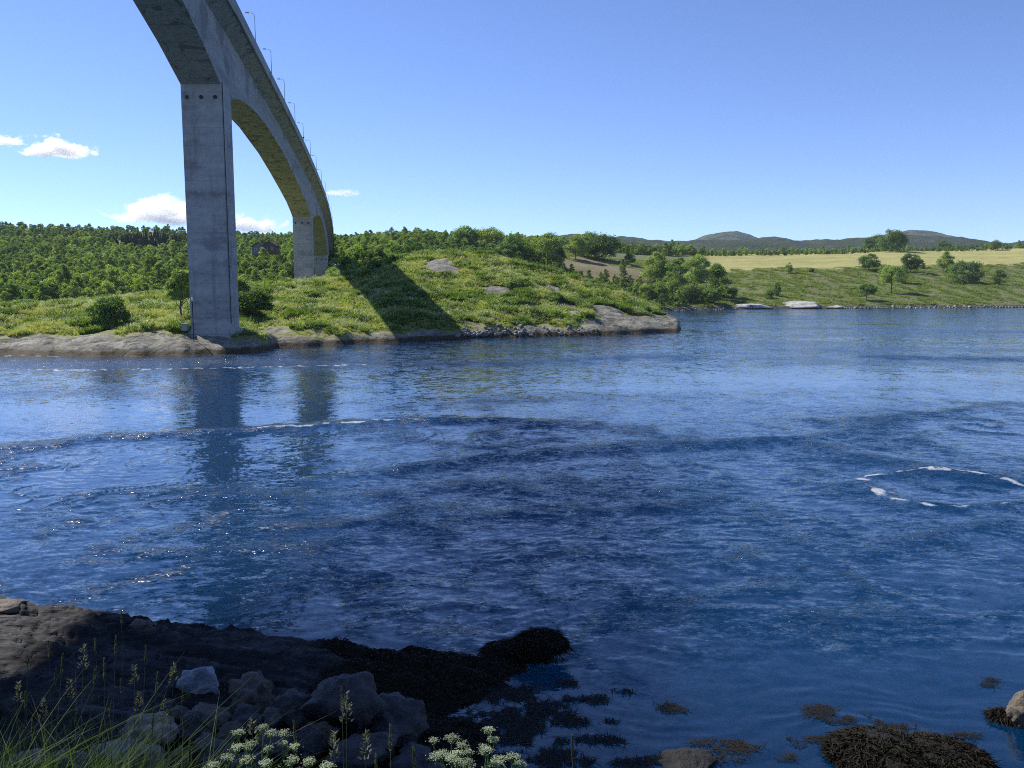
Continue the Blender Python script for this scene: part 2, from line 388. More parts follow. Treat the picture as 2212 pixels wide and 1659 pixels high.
# distant hills
def hillmat(name, rock):
    t = NT(name); geo = t.n('ShaderNodeNewGeometry').outputs['Position']
    n1 = t.noise(.012, 6, .65, geo); n2 = t.noise(.05, 6, .7, geo)
    c = t.mix(n2, (.012, .028, .012), (.04, .065, .022))
    c = t.mix(t.math('MULTIPLY', t.ramp(n1, [(.5, (0, 0, 0)), (.6, (1, 1, 1))]), rock), c, t.mix(n2, (.09, .085, .075), (.24, .22, .2)))
    t.pbr(c, .95, t.bump(n2, 22, .9)); return t.m
def hills(name, Yc, us, vs, mat, seed, amp):
    Tn = np.linspace(tu(us[0]), tu(us[-1]), 500); Y = np.linspace(Yc * .72, Yc * 1.25, 70)
    te = [tu(a) for a in us]; ee = [ev(b) for b in vs]
    def fn(t, y):
        s = (y - Yc * .72) / (Yc * .28); e = itp(t, te, ee)
        zt = H0 + Yc * e; k = np.where(s < 1, sst(-.15, 1, s), 1 - .35 * sst(1, 1.9, s))
        n = fbm(t * y / 140, y / 140, 5, seed, .55) * amp * (.3 + .7 * np.clip(1.2 - np.abs(s - 1), 0, 1))
        return (zt) * k + n * .6
    o = polar(name, Tn, Y, fn, mat); o['kind'] = 'structure'; return o
hills('hills', 2000, [500, 900, 1250, 1300, 1350, 1430, 1500, 1600, 1660, 1750, 1840, 1880, 1920, 2060, 2110, 2160, 2212, 2700, 3200],
      [540, 530, 508, 508, 515, 522, 521, 518, 517, 521, 519, 513, 508, 517, 524, 529, 523, 522, 518], hillmat('wooded_hills', .15), 3, 14)
hills('mountains', 3400, [1300, 1420, 1490, 1520, 1560, 1590, 1612, 1640, 1700, 1840, 1880, 1920, 1960, 2005, 2025, 2050, 2075, 2110, 2212, 2400],
      [545, 530, 521, 511, 503, 504, 510, 519, 523, 523, 514, 506, 500, 501, 504, 510, 518, 524, 530, 540], hillmat('bare_hills', .5), 8, 14)

# ---------------------------------------------------------------- water
def proj(x, y, z=0.0):
    z = z - H0; fw = y * math.cos(PITCH) - z * math.sin(PITCH); up = y * math.sin(PITCH) + z * math.cos(PITCH)
    return (512 + F * x / fw) * 2.16015, (384 - F * up / fw) * 2.16015
def linefield(u, v, pts, asp=.22):
    """distance to a polyline in survey rows, and how far along it we are"""
    d = np.full(u.shape, 1e6); s = np.zeros(u.shape); side = np.zeros(u.shape)
    for i in range(len(pts) - 1):
        ax, ay = pts[i][0] * asp, pts[i][1]; bx, by = pts[i + 1][0] * asp, pts[i + 1][1]
        k = np.clip(((u * asp - ax) * (bx - ax) + (v - ay) * (by - ay)) / ((bx - ax) ** 2 + (by - ay) ** 2), 0, 1)
        py = ay + k * (by - ay); dd = np.hypot(u * asp - ax - k * (bx - ax), v - py)
        m = dd < d; d = np.where(m, dd, d); s = np.where(m, (i + k) / (len(pts) - 1), s); side = np.where(m, v - py, side)
    return d, s, side
LINES = [  # points, width rows, chop gain, crest height
    ([(-200, 985), (0, 972), (200, 950), (420, 938), (550, 930), (700, 921), (900, 911), (1100, 912), (1200, 920), (1290, 938)], 7, .9, .30),
    ([(620, 1045), (850, 1021), (1000, 1001), (1200, 979), (1400, 968), (1600, 960), (1730, 955), (1800, 984), (1920, 998), (2050, 1026), (2230, 1046)], 8, 1.0, .28),
    ([(1500, 962), (1730, 950), (1850, 930), (2000, 900), (2230, 868)], 6, .7, .18),
    ([(1860, 1035), (1940, 1025), (2030, 1020), (2110, 1031), (2230, 1056)], 7, .8, .18),
    ([(1855, 1035), (1885, 1060), (1950, 1082), (2070, 1101), (2230, 1086)], 6, .8, .12),
    ([(1840, 770), (2050, 775), (2300, 777)], 4, .8, .15),
    ([(880, 788), (1100, 786), (1400, 770), (1520, 776)], 5, .6, .1),
    ([(850, 1330), (930, 1312), (1000, 1307), (1060, 1312), (1075, 1322)], 8, .6, .10),
    ([(1050, 1268), (1110, 1258), (1170, 1266)], 6, .2, .05),
    ([(900, 1060), (980, 1050), (1100, 1055), (1150, 1075)], 10, .7, .12),
    ([(1050, 1115), (1250, 1108), (1450, 1100), (1600, 1070)], 9, .7, .12),
    ([(1850, 1215), (1950, 1170), (2050, 1150), (2230, 1120)], 10, .7, .12),
    ([(1380, 1320), (1500, 1290), (1650, 1275), (1750, 1280)], 12, .8, .1),
    ([(1400, 1310), (1800, 1330), (2050, 1345), (2230, 1320)], 8, .5, .06),
    ([(1700, 1395), (1850, 1385), (2050, 1380), (2230, 1392)], 8, .3, .04),
    ([(300, 1070), (500, 1060), (720, 1080), (900, 1070)], 12, .5, .1),
    ([(520, 1140), (680, 1140), (850, 1125), (1000, 1160)], 10, .6, .12),
    ([(180, 1180), (350, 1195), (600, 1185)], 10, .5, .1),
]
SM = [(220, 1035, 230, 22, .8), (900, 985, 200, 18, .7), (2080, 985, 170, 26, .6), (1960, 1225, 330, 55, .85), (520, 1010, 130, 14, .5),
      (1060, 1290, 260, 20, .5), (1250, 1385, 260, 38, .7), (640, 1100, 160, 22, .4), (1350, 1160, 130, 18, .5), (1100, 1030, 130, 14, .5),
      (760, 1395, 200, 20, .6), (320, 1150, 150, 16, .4), (1500, 1030, 120, 14, .5), (1500, 1220, 160, 16, .4), (2080, 1300, 200, 16, .5), (2060, 1060, 110, 16, .3)]
def water_fields(x, y):
    u, v = proj(x, y)
    vb = np.interp(u, [-600, 0, 420, 900, 1270, 1340, 1500, 1720, 1850, 2000, 2212, 2800], [1010, 976, 941, 914, 936, 972, 964, 955, 931, 901, 870, 830])
    wu = u + 60 * fbm(x / 11, y / 11, 3, 61); 
    base = np.interp(v, [640, 690, 760, 790, 800, 850, 900, 1000], [.30, .28, .22, .22, .13, .12, .10, .09])
    far_left = np.exp(-((v - 782) / 14) ** 2) * (1 - sst(500, 950, u)); base = base + .38 * far_left
    turb = np.interp(v, [900, 1000, 1200, 1320, 1420, 1500, 1660], [.75, .8, .75, .6, .34, .2, .15])
    turb = turb * np.interp(u, [0, 1300, 1800, 2212], [1, 1, .85, .7])
    k = sst(-3, 6, v - vb); c = base * (1 - k) + turb * k
    for a, b, ru, rv, w in SM: c = c * (1 - w * sst(.25, .75, np.exp(-((u - a) / ru) ** 2 - ((v - b) / rv) ** 2) + .15 * fbm(x / 3, y / 3, 3, 71)))
    wx = x + 1.8 * fbm(x / 6, y / 6, 3, 51); wy = y + 1.8 * fbm(x / 6 + 9, y / 6, 3, 55)
    n1 = fbm(wx / 3.8, wy / 5.5, 4, 81, .55); n2 = 1 - np.abs(fbm(wx / 7.5 + 3, wy / 10, 3, 91)) * 3.0
    patch = sst(-.28, .42, n1 + .32 * np.clip(n2, 0, 1) - .06)
    gate = sst(-.25, .35, fbm(x / 13, y / 17, 3, 301)); ux = x + 2.6 * fbm(x / 8, y / 8, 3, 311); uy = y + 2.6 * fbm(x / 8 + 5, y / 8, 3, 315)
    th = np.maximum(np.exp(-(fbm(ux / 6, uy / 8, 4, 321, .45) / .055) ** 2), .8 * np.exp(-(fbm(ux / 2.4, uy / 3.2, 3, 331, .5) / .08) ** 2))
    th = np.maximum(th, .7 * np.exp(-(fbm(ux / 14, uy / 18, 4, 341, .5) / .04) ** 2)) * (.25 + .95 * gate)
    c0 = c * np.where(v > vb, .08 + .7 * patch * gate, .8)
    c = c * np.where(v > vb, .07 + .5 * patch * gate + 1.25 * th, .8 + .4 * patch)
    for su, sv, rr, tw in ((1120, 1075, 9.0, 2.6), (1560, 1130, 8.0, -2.2), (1010, 1180, 6.0, 2.4), (1480, 1010, 8.0, 2.0), (2080, 1060, 8.0, 2.6), (560, 1110, 7.0, -2.4), (1750, 1240, 6.0, 2.2), (1250, 1275, 4.5, 2.4), (1120, 940, 14.0, 2.2), (2120, 920, 16.0, -2.2), (300, 1200, 5.0, 2.3)):
        p_ = gr(su, sv); dx = x - p_.x; dyy = y - p_.y; r_ = np.hypot(dx, dyy) + 1e-3; near_ = np.exp(-(r_ / rr) ** 2)
        a_ = np.arctan2(dyy, dx) + tw * np.log(r_ + .5) + .9 * fbm(x / 3, y / 3, 2, 401)
        arm = np.exp(-((((a_ / (2 * np.pi) * 2) % 1.0) - .5) / .16) ** 2)
        c = c * (1 - .6 * near_) + near_ * (.62 * arm * (.5 + np.clip(fbm(x / 1.8, y / 2.4, 3, 411) + .4, 0, 1)) + .10)
    bigst = fbm(x / 60, y / 14, 3, 33); c = np.where(v < vb, c * (1 + .9 * bigst), c)
    foam = np.zeros_like(u); ridge = np.zeros_like(u)
    jig = 3.5 * fbm(x / 2.2, y / 3.5, 4, 99)
    ft0 = fbm(x / 2.6, y / 3.6, 3, 115)
    for pts, w, g, hgt in LINES:
        d, s, side = linefield(u, v + jig * (w / 7), pts)
        e = np.clip(np.minimum(s, 1 - s) * 9, 0, 1)
        m = np.exp(-(d / w) ** 2) * e; m2 = np.exp(-(np.maximum(side, 0) / (w * 2.6)) ** 2) * (side > 0) * e; c = c * (1 - m * .6) + g * m * (.55 + .9 * np.clip(ft0 + .3, 0, 1)) + .35 * g * m2 * np.clip(ft0 + .35, 0, 1); ridge += .6 * hgt * m
    FO = [([(560, 930), (640, 927), (700, 921), (800, 916), (880, 912), (930, 914)], 3.0, 1.0), ([(1860, 1034), (1940, 1025), (2030, 1019), (2110, 1031), (2212, 1054)], 3.5, .95),
          ([(1858, 1036), (1875, 1050), (1900, 1066), (1935, 1079)], 8, .85), ([(1935, 1079), (2000, 1093), (2070, 1101), (2150, 1096), (2230, 1086)], 3.2, .85), ([(2005, 1022), (2050, 1026)], 6, .9),
          ([(-60, 796), (150, 800), (400, 796), (600, 792), (760, 788), (890, 785)], 2.6, .9), ([(-60, 770), (40, 768), (160, 771)], 3, .8), ([(-60, 780), (120, 784), (330, 788)], 7, .45),
          ([(410, 776), (480, 774), (640, 770)], 3, .55), ([(345, 1056), (390, 1048), (440, 1044)], 7, .65), ([(500, 1055), (570, 1060)], 4, .5), ([(760, 1118), (820, 1126), (870, 1136)], 4, .7),
          ([(560, 1145), (640, 1142), (720, 1136)], 4, .55), ([(855, 1058), (910, 1066)], 6, .6), ([(400, 1140), (470, 1150)], 4, .45), ([(760, 1224), (790, 1212)], 10, .5), ([(860, 1195), (940, 1185)], 5, .45),
          ([(590, 1236), (640, 1248)], 4, .4), ([(700, 965), (830, 968)], 5, .45), ([(760, 975), (900, 983)], 5, .4), ([(640, 1180), (720, 1190)], 4, .4), ([(1350, 1180), (1420, 1176)], 3, .3), ([(2020, 966), (2060, 968)], 4, .5)]
    ft = fbm(x / .9, y / 1.3, 4, 111, .6)
    for pts, w, g in FO:
        d, s, side = linefield(u, v + jig * .8, pts); foam = np.maximum(foam, g * np.exp(-(d / (w * .72 * (.8 + .5 * np.clip(ft, -.6, .8)))) ** 2))
    foam = np.clip(foam * (1.0 + .7 * ft), 0, 1)
    # stray white specks painted for sun sparkle in the rough water on the left
    sp = sst(.33, .5, fbm(x / .55, y / .9, 3, 131)) * sst(.5, .9, c) * (1 - sst(900, 1350, u)) * .5 * sst(770, 960, v)
    foam = np.maximum(foam, sp)
    # chop, foam, crest height, chop before threads and swirls
    return np.clip(c, .04, 1.1), foam, ridge, np.clip(c0, .04, 1.1)
nr = 1000; iy = np.linspace(1 / 520, 1 / 10.5, nr); YW = 1 / iy[::-1]
TW = np.r_[np.linspace(-6, -.74, 24), np.linspace(-.70, .70, 900), np.linspace(.74, 6, 24)]
tt, yy = np.meshgrid(TW, YW); xx = tt * yy
chop, foam, ridge, chop0 = water_fields(xx, yy)
inside = (np.abs(tt) < .72)
foam = foam * inside
dy = np.gradient(YW)[:, None]
def filt(wl): return sst(.5, 1.0, wl / (2.2 * dy + 1e-6) * .5)
hz = ridge * filt(4) * .8
wxx = xx + 1.2 * fbm(xx / 5, yy / 5, 3, 151); wyy = yy + 1.2 * fbm(xx / 5, yy / 5, 3, 155)
hz = hz + .07 * chop0 * fbm(wxx / 4, wyy / 3, 2, 161) * filt(4) + .04 * chop0 * (1 - 2 * np.abs(pn(wxx / 1.5, wyy / 1.1, 171))) * filt(1.5)
hz = hz + .028 * chop0 * (1 - 2 * np.abs(pn(wxx / .6, wyy / .5, 181))) * filt(.6) + .012 * pn(wxx / 1.6, wyy / .45, 191) * filt(.6) * (yy < 60)
hz = hz + .11 * np.clip(chop - .15, 0, .8) * sst(24, 34, yy) * filt(1.6)
hz = hz * inside
n_, m_ = tt.shape; ii = np.arange(n_ * m_).reshape(n_, m_)
me = mesh('water', np.c_[xx.ravel(), yy.ravel(), hz.ravel()], np.c_[ii[:-1, :-1].ravel(), ii[:-1, 1:].ravel(), ii[1:, 1:].ravel(), ii[1:, :-1].ravel()], [], True)
attr(me, 'chop', chop); attr(me, 'foam', foam)
def watermat():
    t = NT('sea_water'); g_ = t.n('ShaderNodeNewGeometry'); geo = g_.outputs['Position']
    ch = t.attr('chop'); fo = t.attr('foam')
    def slope(scale, detail, rough, amp, dist=0.0, sc=(1, 1, 1)):
        c = t.noise(scale, detail, rough, t.map(sc, geo), True, dist)
        s = t.n('ShaderNodeVectorMath', operation='SUBTRACT'); t.l(c, s.inputs[0]); s.inputs[1].default_value = (.5, .5, .5)
        m = t.n('ShaderNodeVectorMath', operation='MULTIPLY'); t.l(s.outputs[0], m.inputs[0])
        x = t.n('ShaderNodeCombineXYZ'); t.put(x.inputs[0], amp); t.put(x.inputs[1], amp); x.inputs[2].default_value = 0
        t.l(x.outputs[0], m.inputs[1]); return m.outputs[0]
    s1 = slope(.5, 5, .62, t.math('ADD', t.math('MULTIPLY', ch, 1.0), .02), 1.2)
    s2 = slope(2.6, 4, .6, t.math('ADD', t.math('MULTIPLY', ch, 1.6), .04), .6, (.6, 1.2, 1))
    s3 = slope(9, 2, .5, t.math('ADD', t.math('MULTIPLY', ch, .9), .015), 0, (.8, 1.2, 1))
    a = t.n('ShaderNodeVectorMath', operation='ADD'); t.l(s1, a.inputs[0]); t.l(s2, a.inputs[1])
    b = t.n('ShaderNodeVectorMath', operation='ADD'); t.l(a.outputs[0], b.inputs[0]); t.l(s3, b.inputs[1])
    spk = t.math('MULTIPLY', t.ramp(t.noise(5.5, 2, .5, t.map((.7, 1.1, 1), geo)), [(.54, (0, 0, 0)), (.66, (1, 1, 1))]), t.math('MULTIPLY', t.math('MAXIMUM', t.math('SUBTRACT', ch, .2), 0.0), 8.0))
    s4 = slope(11, 1, .5, spk, 0, (.8, 1.2, 1)); b2 = t.n('ShaderNodeVectorMath', operation='ADD'); t.l(b.outputs[0], b2.inputs[0]); t.l(s4, b2.inputs[1]); b = b2
    c = t.n('ShaderNodeVectorMath', operation='ADD'); t.l(b.outputs[0], c.inputs[0]); t.l(g_.outputs['Normal'], c.inputs[1])
    nn = t.n('ShaderNodeVectorMath', operation='NORMALIZE'); t.l(c.outputs[0], nn.inputs[0])
    p = t.n('ShaderNodeBsdfPrincipled')
    t.l(nn.outputs[0], p.inputs['Normal'])
    rn = t.ramp(t.noise(3.2, 4, .7, t.map((.8, 1.3, 1), geo), dist=.6), [(.44, (.16, .16, .16)), (.56, (.78, .78, .78))]); t.l(t.math('ADD', t.math('MULTIPLY', t.math('MULTIPLY', ch, rn), .74), .05, True), p.inputs['Roughness']); t.l(t.math('MAXIMUM', t.math('SUBTRACT', 1.68, t.math('MULTIPLY', t.math('MULTIPLY', ch, t.math('ADD', rn, .25)), 1.2)), 1.3), p.inputs['IOR']); p.inputs['Base Color'].default_value = (.0014, .027, .078, 1)
    p.subsurface_method = 'BURLEY'; p.inputs['Subsurface Weight'].default_value = 1; p.inputs['Subsurface Radius'].default_value = (1, 1, 1); p.inputs['Subsurface Scale'].default_value = 26
    d = t.n('ShaderNodeBsdfDiffuse'); d.inputs[0].default_value = (.55, .58, .6, 1)
    nz = t.math('ADD', t.math('MULTIPLY', t.noise(2.4, 4, .65, geo), .25), t.math('MULTIPLY', t.noise(12, 4, .85, t.map((.6, 1.2, 1), geo)), .75))
    k = t.n('ShaderNodeMapRange'); k.interpolation_type = 'SMOOTHSTEP'
    t.l(t.math('ADD', t.math('MULTIPLY', fo, .62), t.math('MULTIPLY', nz, 1.0)), k.inputs[0]); k.inputs[1].default_value = .92; k.inputs[2].default_value = 1.2
    k.inputs[3].default_value = 0; k.inputs[4].default_value = .72
    mx = t.n('ShaderNodeMixShader'); t.l(t.math('MULTIPLY', k.outputs[0], t.math('GREATER_THAN', fo, .02)), mx.inputs[0]); t.l(p.outputs[0], mx.inputs[1]); t.l(d.outputs[0], mx.inputs[2])
    t.l(mx.outputs[0], t.out.inputs[0]); return t.m
me.materials.append(watermat()); link('water', me)['kind'] = 'structure'

# ---------------------------------------------------------------- bridge
tY = [-60, 118, 155, 181, 195, 231, 271, 309, 347, 397, 425]; tZ = [48.2, 48.8, 48.5, 47.4, 46.8, 45.1, 42.9, 39.8, 35.1, 28.2, 24.5]
pf = np.polyfit(tY[1:], tZ[1:], 4)
def topz(Y): return (float(np.interp(Y, [-60, 60, 118], [48.2, 48.9, 48.8])) if Y < 118 else float(np.polyval(pf, Y))) - .7
def cx(Y): return -25.3 - .15 * Y - (.00028 * (Y - 270) ** 2 if Y > 270 else 0) - (.0037 * (98 - max(Y, 35)) ** 2 - .0 if Y < 98 else 0)  # unseen near span bent left, shaped to throw its shadow over the foreground
sfY = [-60, -41, -33, -10, 20, 40, 60, 80, 98, 108, 119, 126.5, 135, 146, 155, 166, 190, 208, 226, 240, 250, 255, 261, 275, 290, 305, 320, 335, 345, 349, 355, 370, 390, 410, 425]
sfZ = [40.2, 37.8, 37.8, 41.8, 44.2, 44.6, 44.4, 43.6, 42.0, 40.3, 37.8, 37.6, 39.2, 40.3, 40.7, 40.8, 39.7, 38.0, 36.0, 34.3, 32.4, 31.2, 31.2, 33.5, 34.6, 33.9, 31.2, 27.0, 24.4, 23.6, 23.6, 24.2, 24, 22.8, 20.4]
def sfz(Y): return float(np.interp(Y, sfY, sfZ)) - .7
bridge = empty('bridge', (cx(119), 119, 0))
tag(bridge, 'high grey concrete box girder bridge crossing the strait on tall piers', 'bridge')
bridge.location = (0, 0, 0)
st = sorted(set(list(np.arange(-60, 426, 3.0)) + sfY))
def loft(prof, mats, name, mi=None):
    """prof(Y) -> closed list of (dx, z)"""
    V = []; Fc = []; idx = []; n = None
    for i, Y in enumerate(st):
        p = prof(Y); n = len(p); V += [(cx(Y) + a, Y, b) for a, b in p]
    for i in range(len(st) - 1):
        for k in range(n):
            k2 = (k + 1) % n; Fc.append((i * n + k, (i + 1) * n + k, (i + 1) * n + k2, i * n + k2)); idx.append(mi[k] if mi else 0)
    Fc.append(tuple(range(n))); idx.append(0); Fc.append(tuple((len(st) - 1) * n + k for k in range(n))[::-1]); idx.append(0)
    by = [f_ for f_ in Fc if len(f_) == 4]; o = [(f_, i) for f_, i in zip(Fc, idx)]
    o.sort(key=lambda q: len(q[0])); me = mesh(name, V, [f_ for f_, _ in o], mats, False, [i for _, i in o] if n != 4 else [i for _, i in o])
    return link(name, me, bridge)
loft(lambda Y: [(-2.8, sfz(Y)), (2.8, sfz(Y)), (2.8, topz(Y) - 2.7), (-2.8, topz(Y) - 2.7)], [M['concrete'], M['soffit']], 'box_girder', [1, 0, 0, 0])
loft(lambda Y: [(-2.802, topz(Y) - 2.75), (2.802, topz(Y) - 2.75), (5.0, topz(Y) - 1.75), (5.0, topz(Y) - 1.0), (-5.0, topz(Y) - 1.0), (-5.0, topz(Y) - 1.75)],
     [M['concrete'], M['soffit']], 'deck_slab', [1, 1, 0, 0, 0, 1])
for sg in (1, -1):
    loft(lambda Y: sorted([(sg * 5.003, topz(Y) - 1.8), (sg * 5.3, topz(Y) - 1.8), (sg * 5.3, topz(Y)), (sg * 5.003, topz(Y))], key=lambda q: math.atan2(q[1] - topz(Y) + .9, q[0] - sg * 5.15)), [M['concrete']], 'parapet')
for yp, ln, z0, z1 in ((-41, 7.5, -1, 37.8), (119, 7.5, -1, 37.8), (255, 6, 2, 31.2), (349, 6, 3, 23.6), (423, 4, 3, 20.6)):
    mb = MB(); c = cx(yp + ln / 2); hw = 2.797
    a = [(cx(yp) - hw, yp), (cx(yp) + hw, yp), (cx(yp + ln) + hw, yp + ln), (cx(yp + ln) - hw, yp + ln)]
    zt = [sfz(yp + .01) + .02, sfz(yp + .01) + .02, sfz(yp + ln - .01) + .02, sfz(yp + ln - .01) + .02]
    mb.add([(x, y, z0) for x, y in a] + [(x, y, z_) for (x, y), z_ in zip(a, zt)], [(0, 3, 2, 1), (4, 5, 6, 7), (0, 1, 5, 4), (1, 2, 6, 5), (2, 3, 7, 6), (3, 0, 4, 7)])
    p = mb.build('pier', M['concrete'], bridge)
    for k in (-1, 0, 1):
        h = MB(); q = Vector((cx(yp) + k * 1.95, yp, zt[0] - 1.75)); h.tube([q + Vector((0, -.02, 0)), q + Vector((0, -.09, 0))], .27, 16)
        h.build('drain_hole', M['dark'], p)  # dark disc stands in for the shade inside a round recess
        h = MB(); h.tube([q + Vector((0, -.03, 0)), q + Vector((0, -.13, 0))], .33, 16)
    if yp == 119:
        h = MB(); h.tube([(cx(yp) + hw + .07, yp + .35, 4), (cx(yp) + hw + .07, yp + .35, 37.5)], .06, 6); h.build('corner_groove_line', M['dark'], p)  # dark tube added to draw the shaded groove along the corner
        h = MB(); h.box((cx(122), 122.7, 1.9), (6.3, 8.4, 2.4), 0, .97); h.build('footing', M['concrete'], p)
        h = MB(); h.box((cx(119) - 3.45, 118.6, 3.5), (.75, .9, 1.0)); h.build('junction_box', M['concrete'], p)
# street lamps on the right parapet
def lamp_proto():
    r = empty('street_lamp', (0, 0, 0)); mb = MB()
    mb.tube([(0, 0, 0), (0, 0, 4.0), (-.12, 0, 4.3), (-.45, 0, 4.5), (-.8, 0, 4.55)], [.065, .045, .04, .035, .03], 8); mb.build('pole', M['steel'], r, True)
    mb = MB(); mb.box((-1.1, 0, 4.56), (.7, .26, .12), 0, .75); mb.build('lamp_head', M['steel'], r)
    return r
def copy_tree(o, parent=None, deep=2):
    c = o.copy(); COL.objects.link(c); c.parent = parent
    if deep:
        for ch in list(o.children): copy_tree(ch, c, deep - 1)
    return c
L0 = lamp_proto(); nL = 0
ordn = ['', 'first', 'second', 'third', 'fourth', 'fifth', 'sixth', 'seventh', 'eighth', 'ninth', 'tenth', 'eleventh', 'twelfth', 'thirteenth', 'fourteenth']
for i, Y in enumerate([119, 137, 155.5, 175, 194, 213, 232, 251, 270, 289, 309, 328, 347, 368]):
    o = L0 if i == 0 else copy_tree(L0)
    o.location = (cx(Y) + 5.15, Y, topz(Y) - .05)
    lab = 'thin grey street lamp on the bridge, %s from the top of the photo' % ordn[i + 1]
    if i == 3: lab = 'thin grey street lamp on the bridge with a gull perched on its arm'
    if i == 5: lab = 'thin grey street lamp on the bridge with a round dark box low on its pole'
    if i == 0: lab = 'grey street lamp on the bridge cut off by the top edge of the photo'
    tag(o, lab, 'street lamp', 'street lamps along the bridge')
    if i == 5:
        mb = MB(); mb.tube([(.0, -.12, 1.0), (.0, .12, 1.0)], .001, 4)
        mb = MB(); mb.tube([(0, 0, .75), (0, 0, .85), (0, 0, 1.05), (0, 0, 1.2)], [.05, .24, .24, .05], 10); mb.build('control_box', M['dark'], o)
# navigation mark pole by the pier
p = hit(419, 738, pen); nm = empty('marker_pole', p); tag(nm, 'thin dark upright pole on the rocks in front of the near bridge pier', 'pole')
mb = MB(); mb.tube([(0, 0, -.3), (0, 0, 5.6)], .07, 8); mb.build('pole', M['dark'], nm)
mb = MB(); mb.tube([(0, 0, 5.6), (0, 0, 5.65), (0, 0, 6.0), (0, 0, 6.1)], [.08, .13, .13, .05], 8); mb.build('lantern', M['white'], nm)

# ---------------------------------------------------------------- foliage builders
def cards(P, N, S, asp=.7):
    """leaf cards: centres P, normals N, sizes S -> verts, quads"""
    n = len(P); r = rng.normal(size=(n, 3)); N = N / np.linalg.norm(N, axis=1, keepdims=True)
    a = np.cross(N, r); a /= np.linalg.norm(a, axis=1, keepdims=True); b = np.cross(N, a)
    a = a * S[:, None]; b = b * S[:, None] * asp
    V = np.stack([P - a, P + b * .9 - a * .1, P + a, P - b * .9 + a * .1], 1).reshape(-1, 3)
    return V, np.arange(n * 4).reshape(n, 4)
def lobes_crown(lobes, n, leaf, jit=.5):
    L = np.array(lobes, float); w = (L[:, 3] ** 2 * 1.0); w /= w.sum()
    k = rng.choice(len(L), n, p=w); d = rng.normal(size=(n, 3)); d /= np.linalg.norm(d, axis=1, keepdims=True)
    d[:, 2] = np.where(d[:, 2] < -.3, -d[:, 2] * .6, d[:, 2])
    rr = L[k, 3] * (1 - .55 * rng.random(n) ** 2.2) * (1 + .12 * rng.normal(size=n))
    sc = np.stack([rr, rr, rr * L[k, 4]], 1); P = L[k, :3] + d * sc
    N = d + rng.normal(size=(n, 3)) * jit; S = leaf * (.55 + .9 * rng.random(n))
    return cards(P, N, S)
def tree_meshes(kind, h, w, n, leaf, mat, seed):
    global rng
    keep = rng; rng = np.random.default_rng(seed); rd = random.Random(seed); L = []
    z0 = {'round': .08, 'birch': .03, 'bush': .0, 'open': .12, 'spruce': .04}[kind] * h
    if kind == 'spruce':
        for i in range(26):
            s = i / 26; r = w * .5 * (1 - s) ** .9 + .12
            for j in range(4):
                a = rd.random() * 6.28; L.append((math.cos(a) * r * .55, math.sin(a) * r * .55, z0 + s * (h - z0), r * .55, .35))
    elif kind == 'birch':
        for i in range(34):
            s = rd.random() ** .8; prof = math.sin(math.pi * min(1, (s * .86 + .14))) ** .7; a = rd.random() * 6.28; r = w * .5 * prof * rd.random() ** .5 * .8
            L.append((math.cos(a) * r, math.sin(a) * r, z0 + s * (h - z0) * .93, w * (.13 + .1 * rd.random()) * (1.15 - .5 * s), 1.0))
    else:
        nl = 30 if kind != 'bush' else 34
        for i in range(nl):
            th = rd.random() * 6.28; ph = math.acos(1 - (1.35 if kind == 'open' else 1.75) * rd.random()); r = .28 + .09 * rd.random()
            cz = z0 + (h - z0) * .42
            L.append((math.cos(th) * math.sin(ph) * r * w, math.sin(th) * math.sin(ph) * r * w, cz + math.cos(ph) * (h - cz) * .8 - (.12 * h if kind == 'bush' else 0), w * (.1 + .09 * rd.random()), .85))
        for i in range(6): L.append((rd.uniform(-.2, .2) * w, rd.uniform(-.2, .2) * w, z0 + (h - z0) * rd.uniform(.3, .7), w * .2, .8))
    V, Fc = lobes_crown(L, n, leaf); cm = mesh('crown', V, Fc, mat)
    tm = MB(); tr = .035 * h * .55 if kind != 'bush' else .02 * h
    tm.tube([(0, 0, -.4), (rd.uniform(-.02, .02) * w, 0, z0 + .15 * h), (rd.uniform(-.04, .04) * w, 0, h * .55), (0, 0, h * .85)], [tr, tr * .8, tr * .45, tr * .12], 7)
    for i in range(7):
        a = i * .9 + rd.random(); zz = z0 * .6 + h * rd.uniform(.06, .45); r = w * .36
        tm.tube([(0, 0, zz), (math.cos(a) * r * .5, math.sin(a) * r * .5, zz + h * .12), (math.cos(a) * r, math.sin(a) * r, zz + h * .28)], [tr * .5, tr * .32, tr * .08], 5)
    rng = keep
    return cm, tm.mesh('trunk', M['bark'], True)
def place_tree(name, ms, p, s=1.0, sx=None, rz=None, label=None, group=None, cat='tree'):
    e = empty(name, p, random.random() * 6.28 if rz is None else rz); e.scale = (sx or s, sx or s, s)
    tag(e, label, cat, group); link('trunk', ms[1], e); link('crown', ms[0], e); return e
def joined(ms, name):
    """one unlinked object (crown + trunk) used only as the source of stuff instances"""
    a, b = ms; Va = np.zeros(len(a.vertices) * 3); a.vertices.foreach_get('co', Va); Vb = np.zeros(len(b.vertices) * 3); b.vertices.foreach_get('co', Vb)
    fa = [tuple(q.vertices) for q in a.polygons]; fb = [tuple(k + len(a.vertices) for k in q.vertices) for q in b.polygons]
    fs = fa + fb; mi = [0] * len(fa) + [1] * len(fb); o = sorted(zip(fs, mi), key=lambda q: len(q[0]))
    order = []; by = {}
    for f_, i in zip(fs, mi): by.setdefault(len(f_), []).append((f_, i))
    fl = [q[0] for k in by for q in by[k]]; il = [q[1] for k in by for q in by[k]]
    me = mesh(name, np.r_[Va, Vb].reshape(-1, 3), fl, [a.materials[0], b.materials[0]], False, il)
    return bpy.data.objects.new(name, me)
